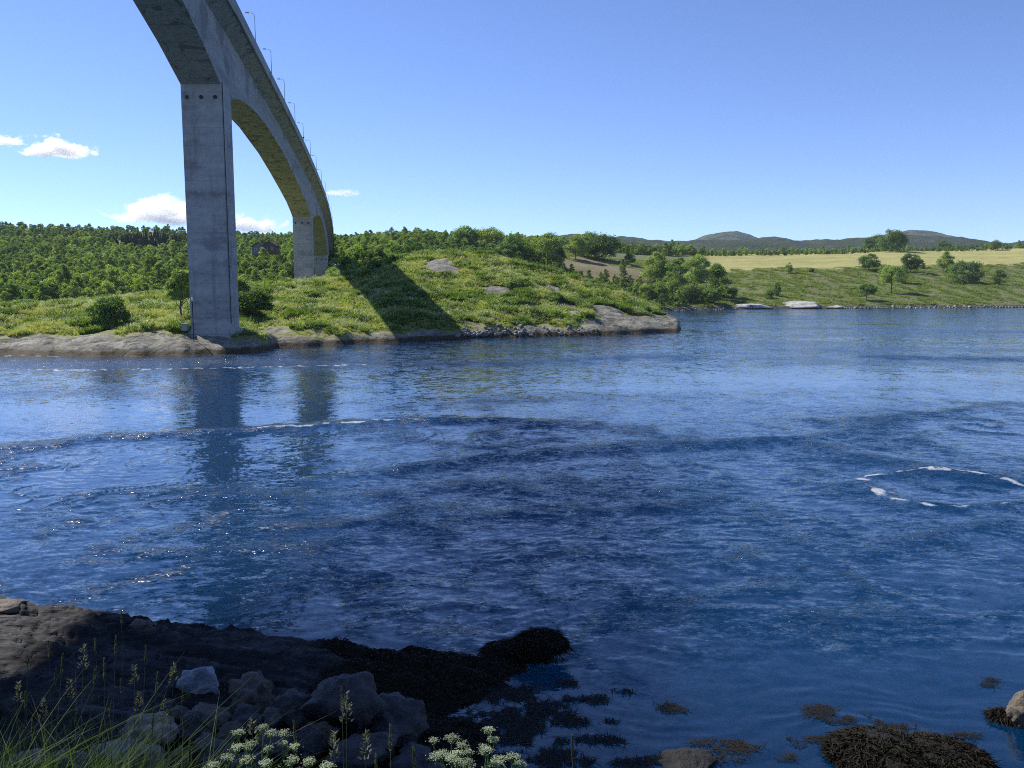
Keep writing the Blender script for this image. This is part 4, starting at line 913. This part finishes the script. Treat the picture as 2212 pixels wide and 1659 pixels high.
BO = [ # u, v centre, w, h (survey), z centre, material, cuts, label, seed
    (437, 1483, 96, 84, .95, 'pale', 7, 'pale bluish white angular boulder on top of the dark rocks, lightest of the heap', 3),
    (546, 1500, 120, 100, .85, 'brown', 6, 'dark brown boulder with a pointed top right of the pale bluish boulder', 5),
    (457, 1548, 92, 56, .62, 'brown', 3, 'rounded brown boulder directly below the pale bluish boulder', 8),
    (419, 1580, 84, 66, .5, 'dark', 3, 'rounded dark boulder below the rounded brown one', 12),
    (388, 1549, 54, 40, .6, 'brown', 4, 'small brown stone left of the rounded brown boulder', 15),
    (535, 1558, 86, 62, .5, 'dark', 3, 'round dark boulder under the pointed brown boulder', 17),
    (730, 1515, 185, 130, .75, 'dark', 6, 'biggest dark angular boulder in the middle of the heap', 21),
    (640, 1545, 100, 90, .55, 'dark', 5, 'dark boulder wedged between the pointed brown and the biggest dark boulder', 23),
    (850, 1560, 160, 90, .35, 'dark', 5, 'flat topped dark boulder right of the biggest one, beside the seaweed', 27),
    (335, 1578, 120, 74, .55, 'tan', 5, 'tan boulder behind the long grass, highest of the tan stones', 31),
    (262, 1625, 150, 40, .42, 'tan', 7, 'long flat pale tan slab lying in the grass', 36),
    (45, 1650, 100, 40, .45, 'tan', 4, 'low pale stone at the bottom left corner', 41),
    (125, 1646, 70, 34, .4, 'tan', 5, 'small pale stone in the grass right of the corner stone', 43),
    (180, 1640, 60, 30, .4, 'tan', 5, 'small pale angular stone left of the long tan slab', 44),
    (345, 1645, 60, 48, .4, 'tan', 5, 'pale stone below the tan boulder at the bottom edge', 46),
    (392, 1637, 64, 56, .42, 'brown', 6, 'brown angular stone with a lit left edge at the bottom edge', 48),
    (470, 1640, 110, 60, .35, 'dark', 5, 'dark boulder at the bottom edge below the rounded dark boulder', 52),
    (590, 1610, 110, 70, .35, 'dark', 4, 'dark boulder behind the left white flower heads', 56),
    (665, 1620, 80, 80, .3, 'dark', 5, 'dark stone between the left flower heads and the grass spike', 57),
    (760, 1635, 140, 66, .3, 'dark', 3, 'smooth dark rounded boulder at the bottom edge below the biggest boulder', 61),
    (895, 1640, 130, 50, .2, 'dark', 4, 'low dark stone at the bottom edge left of the right flower heads', 63),
    (545, 1660, 100, 50, .3, 'dark', 4, 'dark stone under the left flower heads at the bottom edge', 64),
    (500, 1590, 62, 48, .45, 'brown', 3, 'small rounded brown stone between the dark boulders left of the white flowers', 91),
    (445, 1610, 56, 44, .45, 'grey', 3, 'small grey stone right of the brown angular stone', 92),
    (585, 1560, 66, 52, .5, 'grey', 4, 'small grey stone right of the round dark boulder', 93),
    (690, 1590, 78, 56, .4, 'brown', 3, 'rounded brown stone below the biggest dark boulder', 94),
    (820, 1610, 84, 54, .3, 'grey', 3, 'low grey rounded stone below the flat topped dark boulder', 95),
    (360, 1530, 46, 34, .6, 'dark', 4, 'small dark stone left of the pale bluish boulder', 96),
    (300, 1600, 64, 40, .5, 'tan', 5, 'small tan stone in the grass right of the long flat slab', 97),
    (1168, 1396, 104, 56, .36, 'weed', 8, 'square topped weed covered rock standing in the water off the ledge tip', 71),
    (1095, 1406, 90, 26, .08, 'weed', 4, 'low weedy lump left of the square topped rock in the water', 73),
    (1905, 1640, 215, 72, -.04, 'weed', 4, 'large rounded weed covered rock in the water at the bottom right', 76),
    (2030, 1645, 190, 60, .0, 'weed', 4, 'low weed covered rock trailing right of the large rounded one', 77),
    (2217, 1540, 76, 80, .25, 'brown', 4, 'grey bare rock cut off by the right edge of the photo', 79),
    (2172, 1549, 50, 18, .05, 'weed', 4, 'small weedy lump at the foot of the grey rock by the right edge', 80),
    (1492, 1654, 124, 42, .1, 'wet', 3, 'smooth dark round topped rock in the water at the bottom edge', 82),
    (312, 1352, 66, 28, 1.25, 'brown', 6, 'flat brown block lying on the outer edge of the ledge', 85),
    (25, 1308, 90, 26, 1.4, 'brown', 5, 'rough brown block on the outer edge of the ledge at the left edge', 87),
]
for (u, v, w, h, z, mt, cuts, lab, sd) in BO:
    if mt != 'weed' and u < 1000 and z < .8: z += .28
    p = gr(u, v, z); k = math.hypot(p.y, H0 - z) / 1793
    o = link('boulder', boulder_mesh(w * k, w * k * .85, h * k * 1.12, sd, SM_[mt], cuts)); o.location = p; tag(o, lab, 'rock', 'boulders of the near shore')
# stones of the far shores: a few kinds copied along the waterline
STN = [boulder_mesh(1, .8, .7, 100 + i, SM_['shore'] if i % 3 else SM_['grey'], 5, 2, .06) for i in range(6)]
def stones(n, us, yfun, zmax, smin, smax, lab, group):
    for i in range(n):
        u = random.uniform(*us); t = tu(u, 700); yw = yfun(t); Y = yw + abs(random.gauss(0, .5)) * zmax; z = float(max(land(t * Y, Y), -.1))
        s = random.uniform(smin, smax) * (1.0 if random.random() < .8 else 1.5)
        o = link('shore_stone', STN[random.randrange(6)]); o.location = (t * Y, Y, z + s * .15); o.scale = (s, s, s); o.rotation_euler = (0, 0, random.random() * 6.28)
        tag(o, lab, 'stone', group)
stones(70, (985, 1135), lambda t: float(pen_edges(np.array([t]))[0][0]) + .3, 3.0, .5, 1.15, 'loose grey stone in the rubble at the foot of the hill on the point', 'rubble stones under the hill')
stones(26, (1140, 1290), lambda t: float(pen_edges(np.array([t]))[0][0]) + .2, 2.6, .4, .9, 'loose grey stone between the two bare rocks of the point', 'rubble stones between the bare rocks')
p0 = gr(1266, 706, 1.0)
for u, v, z, s, lab in ((1268, 707, 1.0, 2.3, 'largest pale round boulder between the two bare rocks of the point'), (1130, 706, 1.6, 1.5, 'pale boulder on top of the rubble under the hill'), (1085, 716, .7, 1.3, 'light brown boulder low in the rubble under the hill')):
    p = gr(u, v, z); o = link('boulder', STN[1].copy()); o.location = p; o.scale = (s, s, s); tag(o, lab, 'rock')
stones(230, (1820, 2290), lambda t: float(itp(t, tF, FY[0])) - .5, 2.0, .8, 1.7, 'grey stone in the long row along the far right shore', 'stones along the far right shore')
stones(60, (1455, 1600), lambda t: float(itp(t, tF, FY[0])) - .5, 2.0, .7, 1.3, 'dark grey stone along the far shore just beyond the point', 'stones along the shore beyond the point')
t2, c2, h2 = rockmat('bare_shore_rock', (.33, .32, .29), (.58, .56, .52), scale=.25, wet=.7, lich=.1)
for u, w, h, lab in ((1625, 92, 13, 'long low pale bare rock on the far shore, left and smaller of two'), (1738, 108, 19, 'pale domed bare rock on the far shore, right and larger of two'), (1800, 60, 9, 'low grey rock trailing right of the pale domed rock')):
    t = tu(u, 670); Y = float(itp(t, tF, FY[0])) + 1.0; k = Y / 1793
    o = link('shore_slab', boulder_mesh(w * k * 1.15, 16, h * k * 1.9, 500 + u, t2.m, 0, 4, .03)); o.location = (t * Y, Y + 5, -.1); tag(o, lab, 'rock')

# ---------------------------------------------------------------- seaweed
M['weedblade'] = plain('seaweed', (.008, .0065, .003), .8, var=.6, scale=6); M['weedlight'] = plain('olive_seaweed', (.013, .0105, .004), .85, var=.8, scale=5)
def weedmesh(pts, n, L, W, zf, mat, name, label, flat=True, spread=1.0):
    """ribbons scattered round the given spots (x, y, rx, ry)"""
    P = np.array(pts); w = P[:, 2] * P[:, 3]; k = rng.choice(len(P), n, p=w / w.sum()); a = rng.random(n) * 6.28; r = rng.random(n) ** .6
    x = P[k, 0] + np.cos(a) * r * P[k, 2]; y = P[k, 1] + np.sin(a) * r * P[k, 3]
    kk = fbm(x * 1.5, y * 1.5, 3, 601) + .4 * fbm(x * 6, y * 6, 2, 605) > -.12 + (r - .6) * .6 if flat else np.ones(n, bool)
    x, y = x[kk], y[kk]; n = len(x); z = zf(x, y); a = rng.random(n) * 6.28
    D = np.c_[np.cos(a), np.sin(a), (.05 if flat else .35) * rng.normal(size=n)]; bend = np.c_[rng.normal(size=n) * .5, rng.normal(size=n) * .5, -.02 + 0 * a if flat else -.45 + 0 * a]
    up = None if not flat else np.array([.15, .1, 1.0])
    V, Fc = strips(np.c_[x, y, z], D, L * (.5 + rng.random(n)), np.full(n, W), bend, 4, 2.2, up)
    o = link(name, mesh(name, V, Fc, mat)); tag(o, label, 'seaweed', kind='stuff'); return o
def spots(L):
    out = []
    for u, v, ru, rv in L:
        p = gr(u, v); q = gr(u, v - rv); out.append((p.x, p.y, ru / 1793 * p.y * 1.1, abs(q.y - p.y)))
    return out
fl = spots([(1100, 1500, 70, 22), (1170, 1540, 75, 25), (1060, 1560, 90, 30), (1130, 1590, 110, 26), (1240, 1478, 40, 10), (1265, 1512, 50, 12), (1330, 1495, 40, 8), (1235, 1560, 40, 10), (1180, 1640, 110, 22), (1290, 1600, 60, 10), (1440, 1527, 48, 15),
            (1600, 1620, 60, 14), (1500, 1640, 110, 10), (1780, 1540, 45, 16), (1840, 1555, 60, 14), (1740, 1600, 60, 15), (1930, 1570, 60, 14), (2060, 1636, 60, 16), (1550, 1605, 60, 8), (2080, 1590, 40, 7), (1400, 1650, 80, 12), (2140, 1470, 20, 4), (2120, 1482, 30, 5), (2180, 1552, 34, 6), (1120, 1412, 60, 8), (1180, 1428, 60, 4), (1330, 1560, 40, 6), (1700, 1640, 60, 8)])
weedmesh(fl, 20000, .12, .022, lambda x, y: .015 + .02 * rng.random(len(x)), M['weedblade'], 'floating_seaweed', 'dark brown seaweed floating in patches on the calm water by the shore')
N = 34000; x = rng.uniform(-9, 1.5, N); y = rng.uniform(14.5, 22, N); z = nearland(x, y); wm = np.interp(x, [-8, -5, -3], [-.2, .55, .9]) - z + .35 * fbm(x, y, 3, 451)
k = (wm > 0) & (z > -.12); x, y, z = x[k], y[k], z[k]
V, Fc = strips(np.c_[x, y, z + .01], np.c_[rng.normal(size=(len(x), 2)), .25 * np.abs(rng.normal(size=len(x)))], .08 + .12 * rng.random(len(x)), np.full(len(x), .024), np.c_[rng.normal(size=(len(x), 2)) * .5, np.full(len(x), -.4)], 4, 2.2)
o = link('rock_seaweed', mesh('rock_seaweed', V, Fc, M['weedlight'])); tag(o, 'wet brown seaweed draped over the low end of the rock ledge', 'seaweed', kind='stuff')
bp = []
for (u, v, w, h, z, mt, cuts, lab, sd) in BO:
    if mt != 'weed': continue
    p = gr(u, v, z); kx = math.hypot(p.y, H0 - z) / 1793; n = int(70 * w); d = rng.normal(size=(n, 3)); d /= np.linalg.norm(d, axis=1, keepdims=True); d[:, 2] = np.abs(d[:, 2])
    bp.append(np.array(p) + d * np.array([w * kx * .5, w * kx * .43, h * kx * .56]) * .98)
bp = np.concatenate(bp); n = len(bp)
V, Fc = strips(bp, rng.normal(size=(n, 3)) * np.array([1, 1, .4]), .08 + .14 * rng.random(n), .012 + .016 * rng.random(n), np.c_[rng.normal(size=(n, 2)) * .4, np.full(n, -.5)], 4, 2.2)
o = link('boulder_seaweed', mesh('boulder_seaweed', V, Fc, M['weedlight'])); tag(o, 'brown bladder wrack hanging over the rocks standing in the water', 'seaweed', kind='stuff')

# ---------------------------------------------------------------- grass, stalks and flowers of the near bank
N = 3600; yb = 3.2 + 5.5 * rng.random(N) ** 1.2; ub = rng.uniform(-150, 640, N) - 80 * rng.random(N); tb = (ub / 2.16015 - 512) / F * 1.12; xb = tb * yb; zb = nearland(xb, yb)
gap = fbm(xb * 1.2, yb * .8, 3, 701) + np.interp(ub, [0, 380, 420, 640], [.35, .3, -.05, -.4]) > -.1
# blades only tall enough to rise into view where the photo shows them
xb, yb, zb, ub = xb[gap], yb[gap], zb[gap], ub[gap]; n = len(xb); evv = np.array([ev(q) for q in np.interp(ub, [-100, 0, 200, 400, 500, 640], [1450, 1450, 1440, 1500, 1590, 1650])]); Lb = np.clip((H0 + yb * evv - zb) * (.35 + .65 * rng.random(n)), .3, 1.5)
V, Fc = strips(np.c_[xb, yb, zb], np.c_[rng.normal(size=n) * .32 + .08, rng.normal(size=n) * .3, np.ones(n)], Lb, .006 + .007 * rng.random(n), np.c_[rng.normal(size=n) * .35, rng.normal(size=n) * .3, -.12 - .25 * rng.random(n)], 6, 2.0)
o = link('bank_grass', mesh('bank_grass', V, Fc, M['grass'])); tag(o, 'long thin green grass blades on the bank at the bottom left', 'grass', kind='stuff')
M['stalk'] = leafmat('dry_stalk', (.11, .115, .075), (.17, .165, .11), None, .2, 4); M['umbel'] = leafmat('white_petals', (.22, .26, .17), (.36, .41, .29), None, .3, 5); M['stem'] = leafmat('green_stem', (.10, .17, .06), (.15, .23, .09), None, .2, 4)
def seed_head(kind, top, d, L):
    mb = []
    n = 90 if kind == 'spike' else 46
    s = rng.random(n); B = np.array(top)[None] - np.array(d)[None] * (L * s)[:, None]; a = rng.random(n) * 6.28
    if kind == 'spike':
        D = np.c_[np.cos(a) * .5, np.sin(a) * .5, np.ones(n)]; V, Fc = strips(B, D, .022 * (1 - .5 * (1 - s)) + .0 * s, np.full(n, .008), np.zeros((n, 3)), 2, 2)
    else:
        D = np.c_[np.cos(a) * .9, np.sin(a) * .9, .7 * np.ones(n)]; V, Fc = strips(B + D * (.028 * s)[:, None], D, np.full(n, .024), np.full(n, .009), np.zeros((n, 3)), 2, 2)
    return V, Fc
def stalk(u, v, Y, kind, lab, lean=0.0, thick=.0022):
    t = aty(u, v, Y); b = Vector((t.x - lean * .5, t.y - .05, float(nearland(np.array([t.x]), np.array([t.y]))[0]) - .02)); L = .13 if kind == 'spike' else .17
    e = empty('grass_stalk', b); tag(e, lab, 'grass stalk', 'flowering grass stalks on the near bank'); q = t - b
    mb = MB(); mb.tube([(0, 0, 0), q * .5 + Vector((-lean * .12, 0, 0)), q], [thick, thick, thick * .6], 5); mb.build('stem', M['stalk'], e)
    d = (q - q * .5).normalized(); V, Fc = seed_head(kind, tuple(q + d * .02), tuple(d), L); link('seed_head', mesh('seed_head', V, Fc, M['stalk']), e)
ST = [(748, 1505, 4.0, 'open', 'tallest pale grass stalk with an open head in front of the biggest dark boulder'), (843, 1575, 3.6, 'spike', 'grass stalk with a dense slim head in front of the flat dark boulder'),
      (722, 1590, 3.8, 'open', 'short open grass head low left of the tallest pale stalk'), (790, 1590, 3.8, 'open', 'leaning open grass head right of the tallest pale stalk'), (738, 1490, 4.6, 'spike', 'slim grass stalk just behind the tallest pale stalk'),
      (545, 1560, 3.9, 'open', 'feathery grass head standing before the left white flowers'), (500, 1620, 3.6, 'open', 'low feathery grass head left of the left white flowers'), (893, 1620, 3.5, 'spike', 'bent brownish grass head near the bottom edge left of the right flowers'),
      (1236, 1595, 3.6, 'spike', 'single green grass blade spike right of the right flowers'), (812, 1640, 3.4, 'spike', 'short grass spike at the bottom edge right of the tallest pale stalk'),
      (635, 1565, 3.9, 'spike', 'slim grass spike between the left white flowers'), (410, 1610, 3.8, 'spike', 'short thin spike in front of the brown angular stone'),
      (262, 1325, 7.5, 'spike', 'tallest dark grass spike reaching above the ledge edge'), (205, 1385, 7.2, 'spike', 'dark grass spike in front of the ledge left of the tallest one')]
for a in ST: stalk(*a, lean=random.uniform(-.12, .12))
lefts = [(40, 1480), (55, 1500), (70, 1560), (95, 1515), (120, 1450), (135, 1420), (150, 1470), (22, 1600), (90, 1575), (180, 1400), (225, 1430), (262, 1470), (290, 1440), (315, 1400), (340, 1460), (300, 1500), (250, 1380), (165, 1540), (375, 1440), (395, 1490), (105, 1390), (355, 1520), (205, 1450), (240, 1520), (60, 1410), (330, 1550)]
for i, (u, v) in enumerate(lefts):
    stalk(u, v, random.uniform(4.2, 6.5), 'spike' if i % 3 else 'open', 'thin flowering grass stalk among many at the bottom left in front of the ledge', lean=random.uniform(.0, .3), thick=.0028)
def umbel_plant(u, v, Y, heads, lab):
    c = aty(u, v, Y); b = Vector((c.x, c.y, float(nearland(np.array([c.x]), np.array([c.y]))[0])))
    e = empty('white_flower', b); tag(e, lab, 'flower', 'white umbel flowers on the near bank')
    q = aty(u, v, Y) - b; mb = MB(); fork = Vector((0, 0, max(.05, q.z - .28))); mb.tube([(0, 0, -.02), fork], [.006, .004], 6)
    for (du, dv, sz) in heads:
        h = aty(u + du, v + dv, Y + random.uniform(-.12, .12)) - b; mb.tube([fork, (fork + h) * .5 + Vector((0, 0, .02)), h - Vector((0, 0, .03))], [.004, .003, .0022], 5)
        R_ = sz / 1793 * Y * .36; n = 20; P = []; r_ = np.sqrt(rng.random(n)); a = rng.random(n) * 6.28
        cx_ = np.c_[np.cos(a) * r_ * R_, np.sin(a) * r_ * R_, R_ * .45 * (1 - r_ ** 2)]
        for k in range(n): mb.tube([h - Vector((0, 0, .03)), Vector(cx_[k]) + h], [.0011, .0009], 3)
        m = 11; Pn = np.repeat(cx_, m, 0) + rng.normal(size=(n * m, 3)) * np.array([.007, .007, .003]); V, Fc = cards(Pn + np.array(h), rng.normal(size=(n * m, 3)) * .35 + np.array([0, 0, 1]), np.full(n * m, .0030), .9)
        link('flower_head', mesh('flower_head', V, Fc, M['umbel']), e)
    mb.build('stem', M['stem'], e)
    n = 260; a = rng.random(n) * 6.28; s = rng.random(n) ** .5; P = np.c_[np.cos(a) * s * .13, np.sin(a) * s * .13, fork.z - .02 + .16 * rng.random(n) - .25 * s * rng.random(n)]
    V, Fc = cards(P, rng.normal(size=(n, 3)) * .6 + np.array([0, 0, 1]), np.full(n, .011), .6); link('leaf', mesh('leaf', V, Fc, M['stem']), e)
umbel_plant(560, 1590, 3.5, [(-45, -6, 34), (8, -18, 26), (25, -5, 34), (-20, 22, 42), (-48, 25, 26), (18, 28, 26)], 'white umbel flower cluster, leftmost, in front of the dark boulders')
umbel_plant(618, 1590, 3.6, [(2, -6, 40), (-8, 18, 26), (16, 24, 30)], 'small white umbel flower cluster right beside the leftmost one')
umbel_plant(520, 1648, 3.3, [(-30, -10, 34), (15, -6, 40), (-60, 6, 34), (55, 0, 30)], 'low white flower cluster at the bottom edge below the leftmost one')
umbel_plant(650, 1650, 3.3, [(-20, -8, 36), (18, -2, 42), (55, 6, 36), (-2, 18, 36)], 'low white flower cluster at the bottom edge right of the grass spike')
umbel_plant(975, 1605, 3.5, [(-38, -5, 20), (0, -10, 38), (24, 4, 36), (12, 24, 34), (-20, 24, 30)], 'white flower cluster left of the tall single head before the floating weed')
umbel_plant(1052, 1592, 3.6, [(4, -14, 36), (14, 6, 28), (-4, 24, 34)], 'tall single white flower head standing against the floating weed')
umbel_plant(955, 1645, 3.3, [(-15, -10, 34), (22, -4, 44), (55, 4, 40)], 'low white flowers at the bottom edge under the middle cluster')
umbel_plant(1030, 1645, 3.3, [(-18, -18, 30), (20, -20, 40), (-40, 4, 40), (40, 6, 30)], 'yellowish low flowers at the bottom edge in the middle of the right group')
umbel_plant(1095, 1648, 3.3, [(-20, -6, 46), (12, -12, 40), (30, 4, 34)], 'dense white flower head at the bottom edge, rightmost of the flowers')

# ---------------------------------------------------------------- houses, poles and birds
def house(u, v, Y, w, d, h, rh, rz, wall, roof, lab, gables=1):
    p = aty(u, v, Y); e = empty('house', p, rz); tag(e, lab, 'house')
    mb = MB(); mb.box((0, 0, h / 2), (w, d, h)); mb.add([(-w / 2, -d / 2, h), (w / 2, -d / 2, h), (0, -d / 2, h + rh), (-w / 2, d / 2, h), (w / 2, d / 2, h), (0, d / 2, h + rh)], [(0, 1, 2), (5, 4, 3)]); mb.build('wall', M[wall], e)
    mb = MB(); o_ = .45
    for s in (-1, 1):
        mb.add([(s * (w / 2 + o_), -d / 2 - o_, h - o_ * rh / (w / 2)), (0, -d / 2 - o_, h + rh + .02), (0, d / 2 + o_, h + rh + .02), (s * (w / 2 + o_), d / 2 + o_, h - o_ * rh / (w / 2)),
                (s * (w / 2 + o_), -d / 2 - o_, h - o_ * rh / (w / 2) + .25), (0, -d / 2 - o_, h + rh + .27), (0, d / 2 + o_, h + rh + .27), (s * (w / 2 + o_), d / 2 + o_, h - o_ * rh / (w / 2) + .25)],
               [(0, 1, 2, 3), (4, 5, 6, 7), (0, 1, 5, 4), (3, 2, 6, 7), (0, 3, 7, 4)])
    mb.build('roof', M[roof], e)
    for k in range(2):
        m = MB(); m.box((w * (-.22 + .44 * k), -d / 2 - .04, h * .62), (w * .16, .06, h * .34)); f_ = m.build('window', M['white'], e)
        m = MB(); m.box((w * (-.22 + .44 * k), -d / 2 - .085, h * .62), (w * .13, .04, h * .27)); m.build('pane', M['glass'], f_)
    return e
M['wallgrey'] = plain('grey_boards', (.16, .15, .15), .8); M['wallred'] = plain('brown_red_boards', (.13, .075, .055), .8); M['wallwhite'] = plain('white_boards', (.62, .62, .6), .7); M['roofdark'] = plain('dark_roof', (.022, .018, .022), .8); M['roofgrey'] = plain('grey_roof', (.14, .14, .15), .8)
house(562, 551, 400, 6.0, 8, 3.9, 1.7, .12, 'wallgrey', 'roofdark', 'dark roofed grey house with white windows in the wood, left half of the pair')
house(586, 548, 402, 5.6, 8, 3.8, 1.9, .05, 'wallred', 'roofdark', 'dark roofed brown house in the wood, right half of the pair')
house(1152, 549, 640, 9, 8, 3.2, 2.4, .5, 'wallwhite', 'roofgrey', 'small house with a pale grey roof between the trees behind the hill')
house(1247, 541, 690, 6, 6, 4.0, 2.0, .2, 'wallwhite', 'roofgrey', 'small white house half hidden by trees, middle of the distant ones')
house(1352, 548, 700, 7, 6, 2.4, 1.6, .1, 'wallwhite', 'roofgrey', 'low white shed at the edge of the field behind the hill')
for u, vt, vb, lab in ((1105, 500, 530, 'utility pole on the skyline, left of two'), (1199, 502, 532, 'utility pole on the skyline, right of two')):
    b = aty(u, vb, 760); e = empty('utility_pole', b); tag(e, lab, 'pole', 'utility poles on the skyline'); hh = (vb - vt) / 1793 * 760
    m = MB(); m.tube([(0, 0, 0), (0, 0, hh)], [.2, .14], 6); m.build('pole', M['bark'], e); m = MB(); m.box((0, 0, hh - .6), (1.8, .15, .15)); m.build('crossarm', M['bark'], e)
def gull(p, span, wings, lab):
    e = empty('gull', p); tag(e, lab, 'bird')
    m = MB(); m.tube([(-.22, 0, 0), (-.1, 0, .02), (.05, 0, .03), (.16, 0, .05), (.24, 0, .045)], [.02, .07, .075, .05, .015], 8); bd = m.build('body', M['white'], e, True)
    if wings:
        V = []; Fc = []
        for s in (-1, 1):
            b = len(V)
            for k, (yy_, zz_, c) in enumerate([(0.04, .03, .16), (.25, .14, .15), (.5, .10, .1), (.68, .02, .02)]): V += [(c * .5 + .02, s * yy_, zz_), (-c * .5 + .02, s * yy_, zz_), (0.02, s * yy_, zz_ + .015)]
            for k in range(3):
                i = b + k * 3; Fc += [(i, i + 3, i + 5, i + 2), (i + 2, i + 5, i + 4, i + 1), (i, i + 1, i + 4, i + 3)]
        link('wing', mesh('wing', V, Fc, M['white']), e)
    else:
        m = MB(); m.tube([(0, .03, -.12), (0, .03, .0)], .008, 4); m.tube([(0, -.03, -.12), (0, -.03, .0)], .008, 4); m.build('leg', M['dark'], e)
    return e
g1 = gull(aty(725, 572, 150), 1.3, True, 'white gull flying in front of the dark trees under the far bridge end'); g1.rotation_euler = (0, 0, R(80)); g1.scale = (1.2,) * 3
g2 = gull((cx(175) + 5.15 - 1.05, 175, topz(175) - .05 + 4.62 + .14), 1, False, 'gull perched on the arm of a bridge lamp'); g2.rotation_euler = (0, 0, R(60))

# ---------------------------------------------------------------- clouds
def cloud(u0, u1, vt, vb, Y, seed, dens, lab):
    p = aty((u0 + u1) / 2, (vt + vb) / 2, Y); k = Y / 1793; w = (u1 - u0) * k * .62; h = (vb - vt) * k * .62
    import bmesh
    bm = bmesh.new(); bmesh.ops.create_icosphere(bm, subdivisions=3, radius=1)
    P = np.array([v.co[:] for v in bm.verts]) * np.array([w, w * .6, h]); me = mesh('cloud', P, [tuple(v.index for v in f.verts) for f in bm.faces], [], True); bm.free()
    t = NT('cloud_vapour'); o_ = t.map((1 / w, 1 / (w * .6), 1 / h)); sp = t.n('ShaderNodeSeparateXYZ'); t.l(o_, sp.inputs[0])
    mp = t.n('ShaderNodeMapping'); mp.inputs['Location'].default_value = (seed * 3.1, seed, 0); mp.inputs['Scale'].default_value = (2.2 / w, 2.2 / w, 1.1 / h); t.l(t.co, mp.inputs['Vector'])
    nz = t.noise(1.0, 7, .6, mp.outputs[0])
    ln = t.n('ShaderNodeVectorMath', operation='LENGTH'); cb = t.n('ShaderNodeCombineXYZ'); t.l(sp.outputs[0], cb.inputs[0]); t.l(sp.outputs[1], cb.inputs[1])
    zz = t.math('ADD', sp.outputs[2], .35); zz = t.math('MAXIMUM', zz, t.math('MULTIPLY', zz, -2.4)); t.l(zz, cb.inputs[2]); t.l(cb.outputs[0], ln.inputs[0])
    dd = t.math('SUBTRACT', t.math('ADD', t.math('MULTIPLY', nz, 2.6), -.55), ln.outputs['Value'])
    dd = t.math('MULTIPLY', t.ramp(dd, [(.02, (0, 0, 0)), (.28, (1, 1, 1))]), dens / w)
    pv = t.n('ShaderNodeVolumePrincipled'); pv.inputs['Color'].default_value = (1, 1, 1, 1); t.l(dd, pv.inputs['Density']); pv.inputs['Anisotropy'].default_value = .45
    t.l(pv.outputs[0], t.out.inputs['Volume']); me.materials.append(t.m)
    o = link('cloud', me); o.location = p; tag(o, lab, 'cloud'); return o
cloud(42, 200, 292, 342, 4200, 1, 7, 'small bright white cloud standing alone in the blue sky at the left')
cloud(-40, 52, 290, 314, 4300, 2, 3, 'thin wisp of cloud cut off by the left edge of the photo')
cloud(245, 500, 412, 488, 4600, 3, 7, 'largest white cloud just above the wooded hill left of the pier')
cloud(490, 612, 460, 504, 4600, 4, 5, 'white cloud low over the wood between the two bridge piers')
cloud(696, 782, 406, 424, 5200, 6, 2.2, 'faint thin cloud right of the bridge deck')

# ---------------------------------------------------------------- air
def haze():
    x0, x1, y0, y1, z0, z1 = -6000, 6000, -80, 5000, -9, 290
    mb = MB(); mb.box(((x0 + x1) / 2, (y0 + y1) / 2, (z0 + z1) / 2), (x1 - x0, y1 - y0, z1 - z0))
    t = NT('haze'); pv = t.n('ShaderNodeVolumePrincipled'); pv.inputs['Color'].default_value = (.74, .86, 1, 1); pv.inputs['Density'].default_value = 5e-5
    t.l(pv.outputs[0], t.out.inputs['Volume']); o = mb.build('haze', t.m); o['kind'] = 'stuff'; tag(o, 'thin pale blue air softening the distant hills', 'haze')
haze()
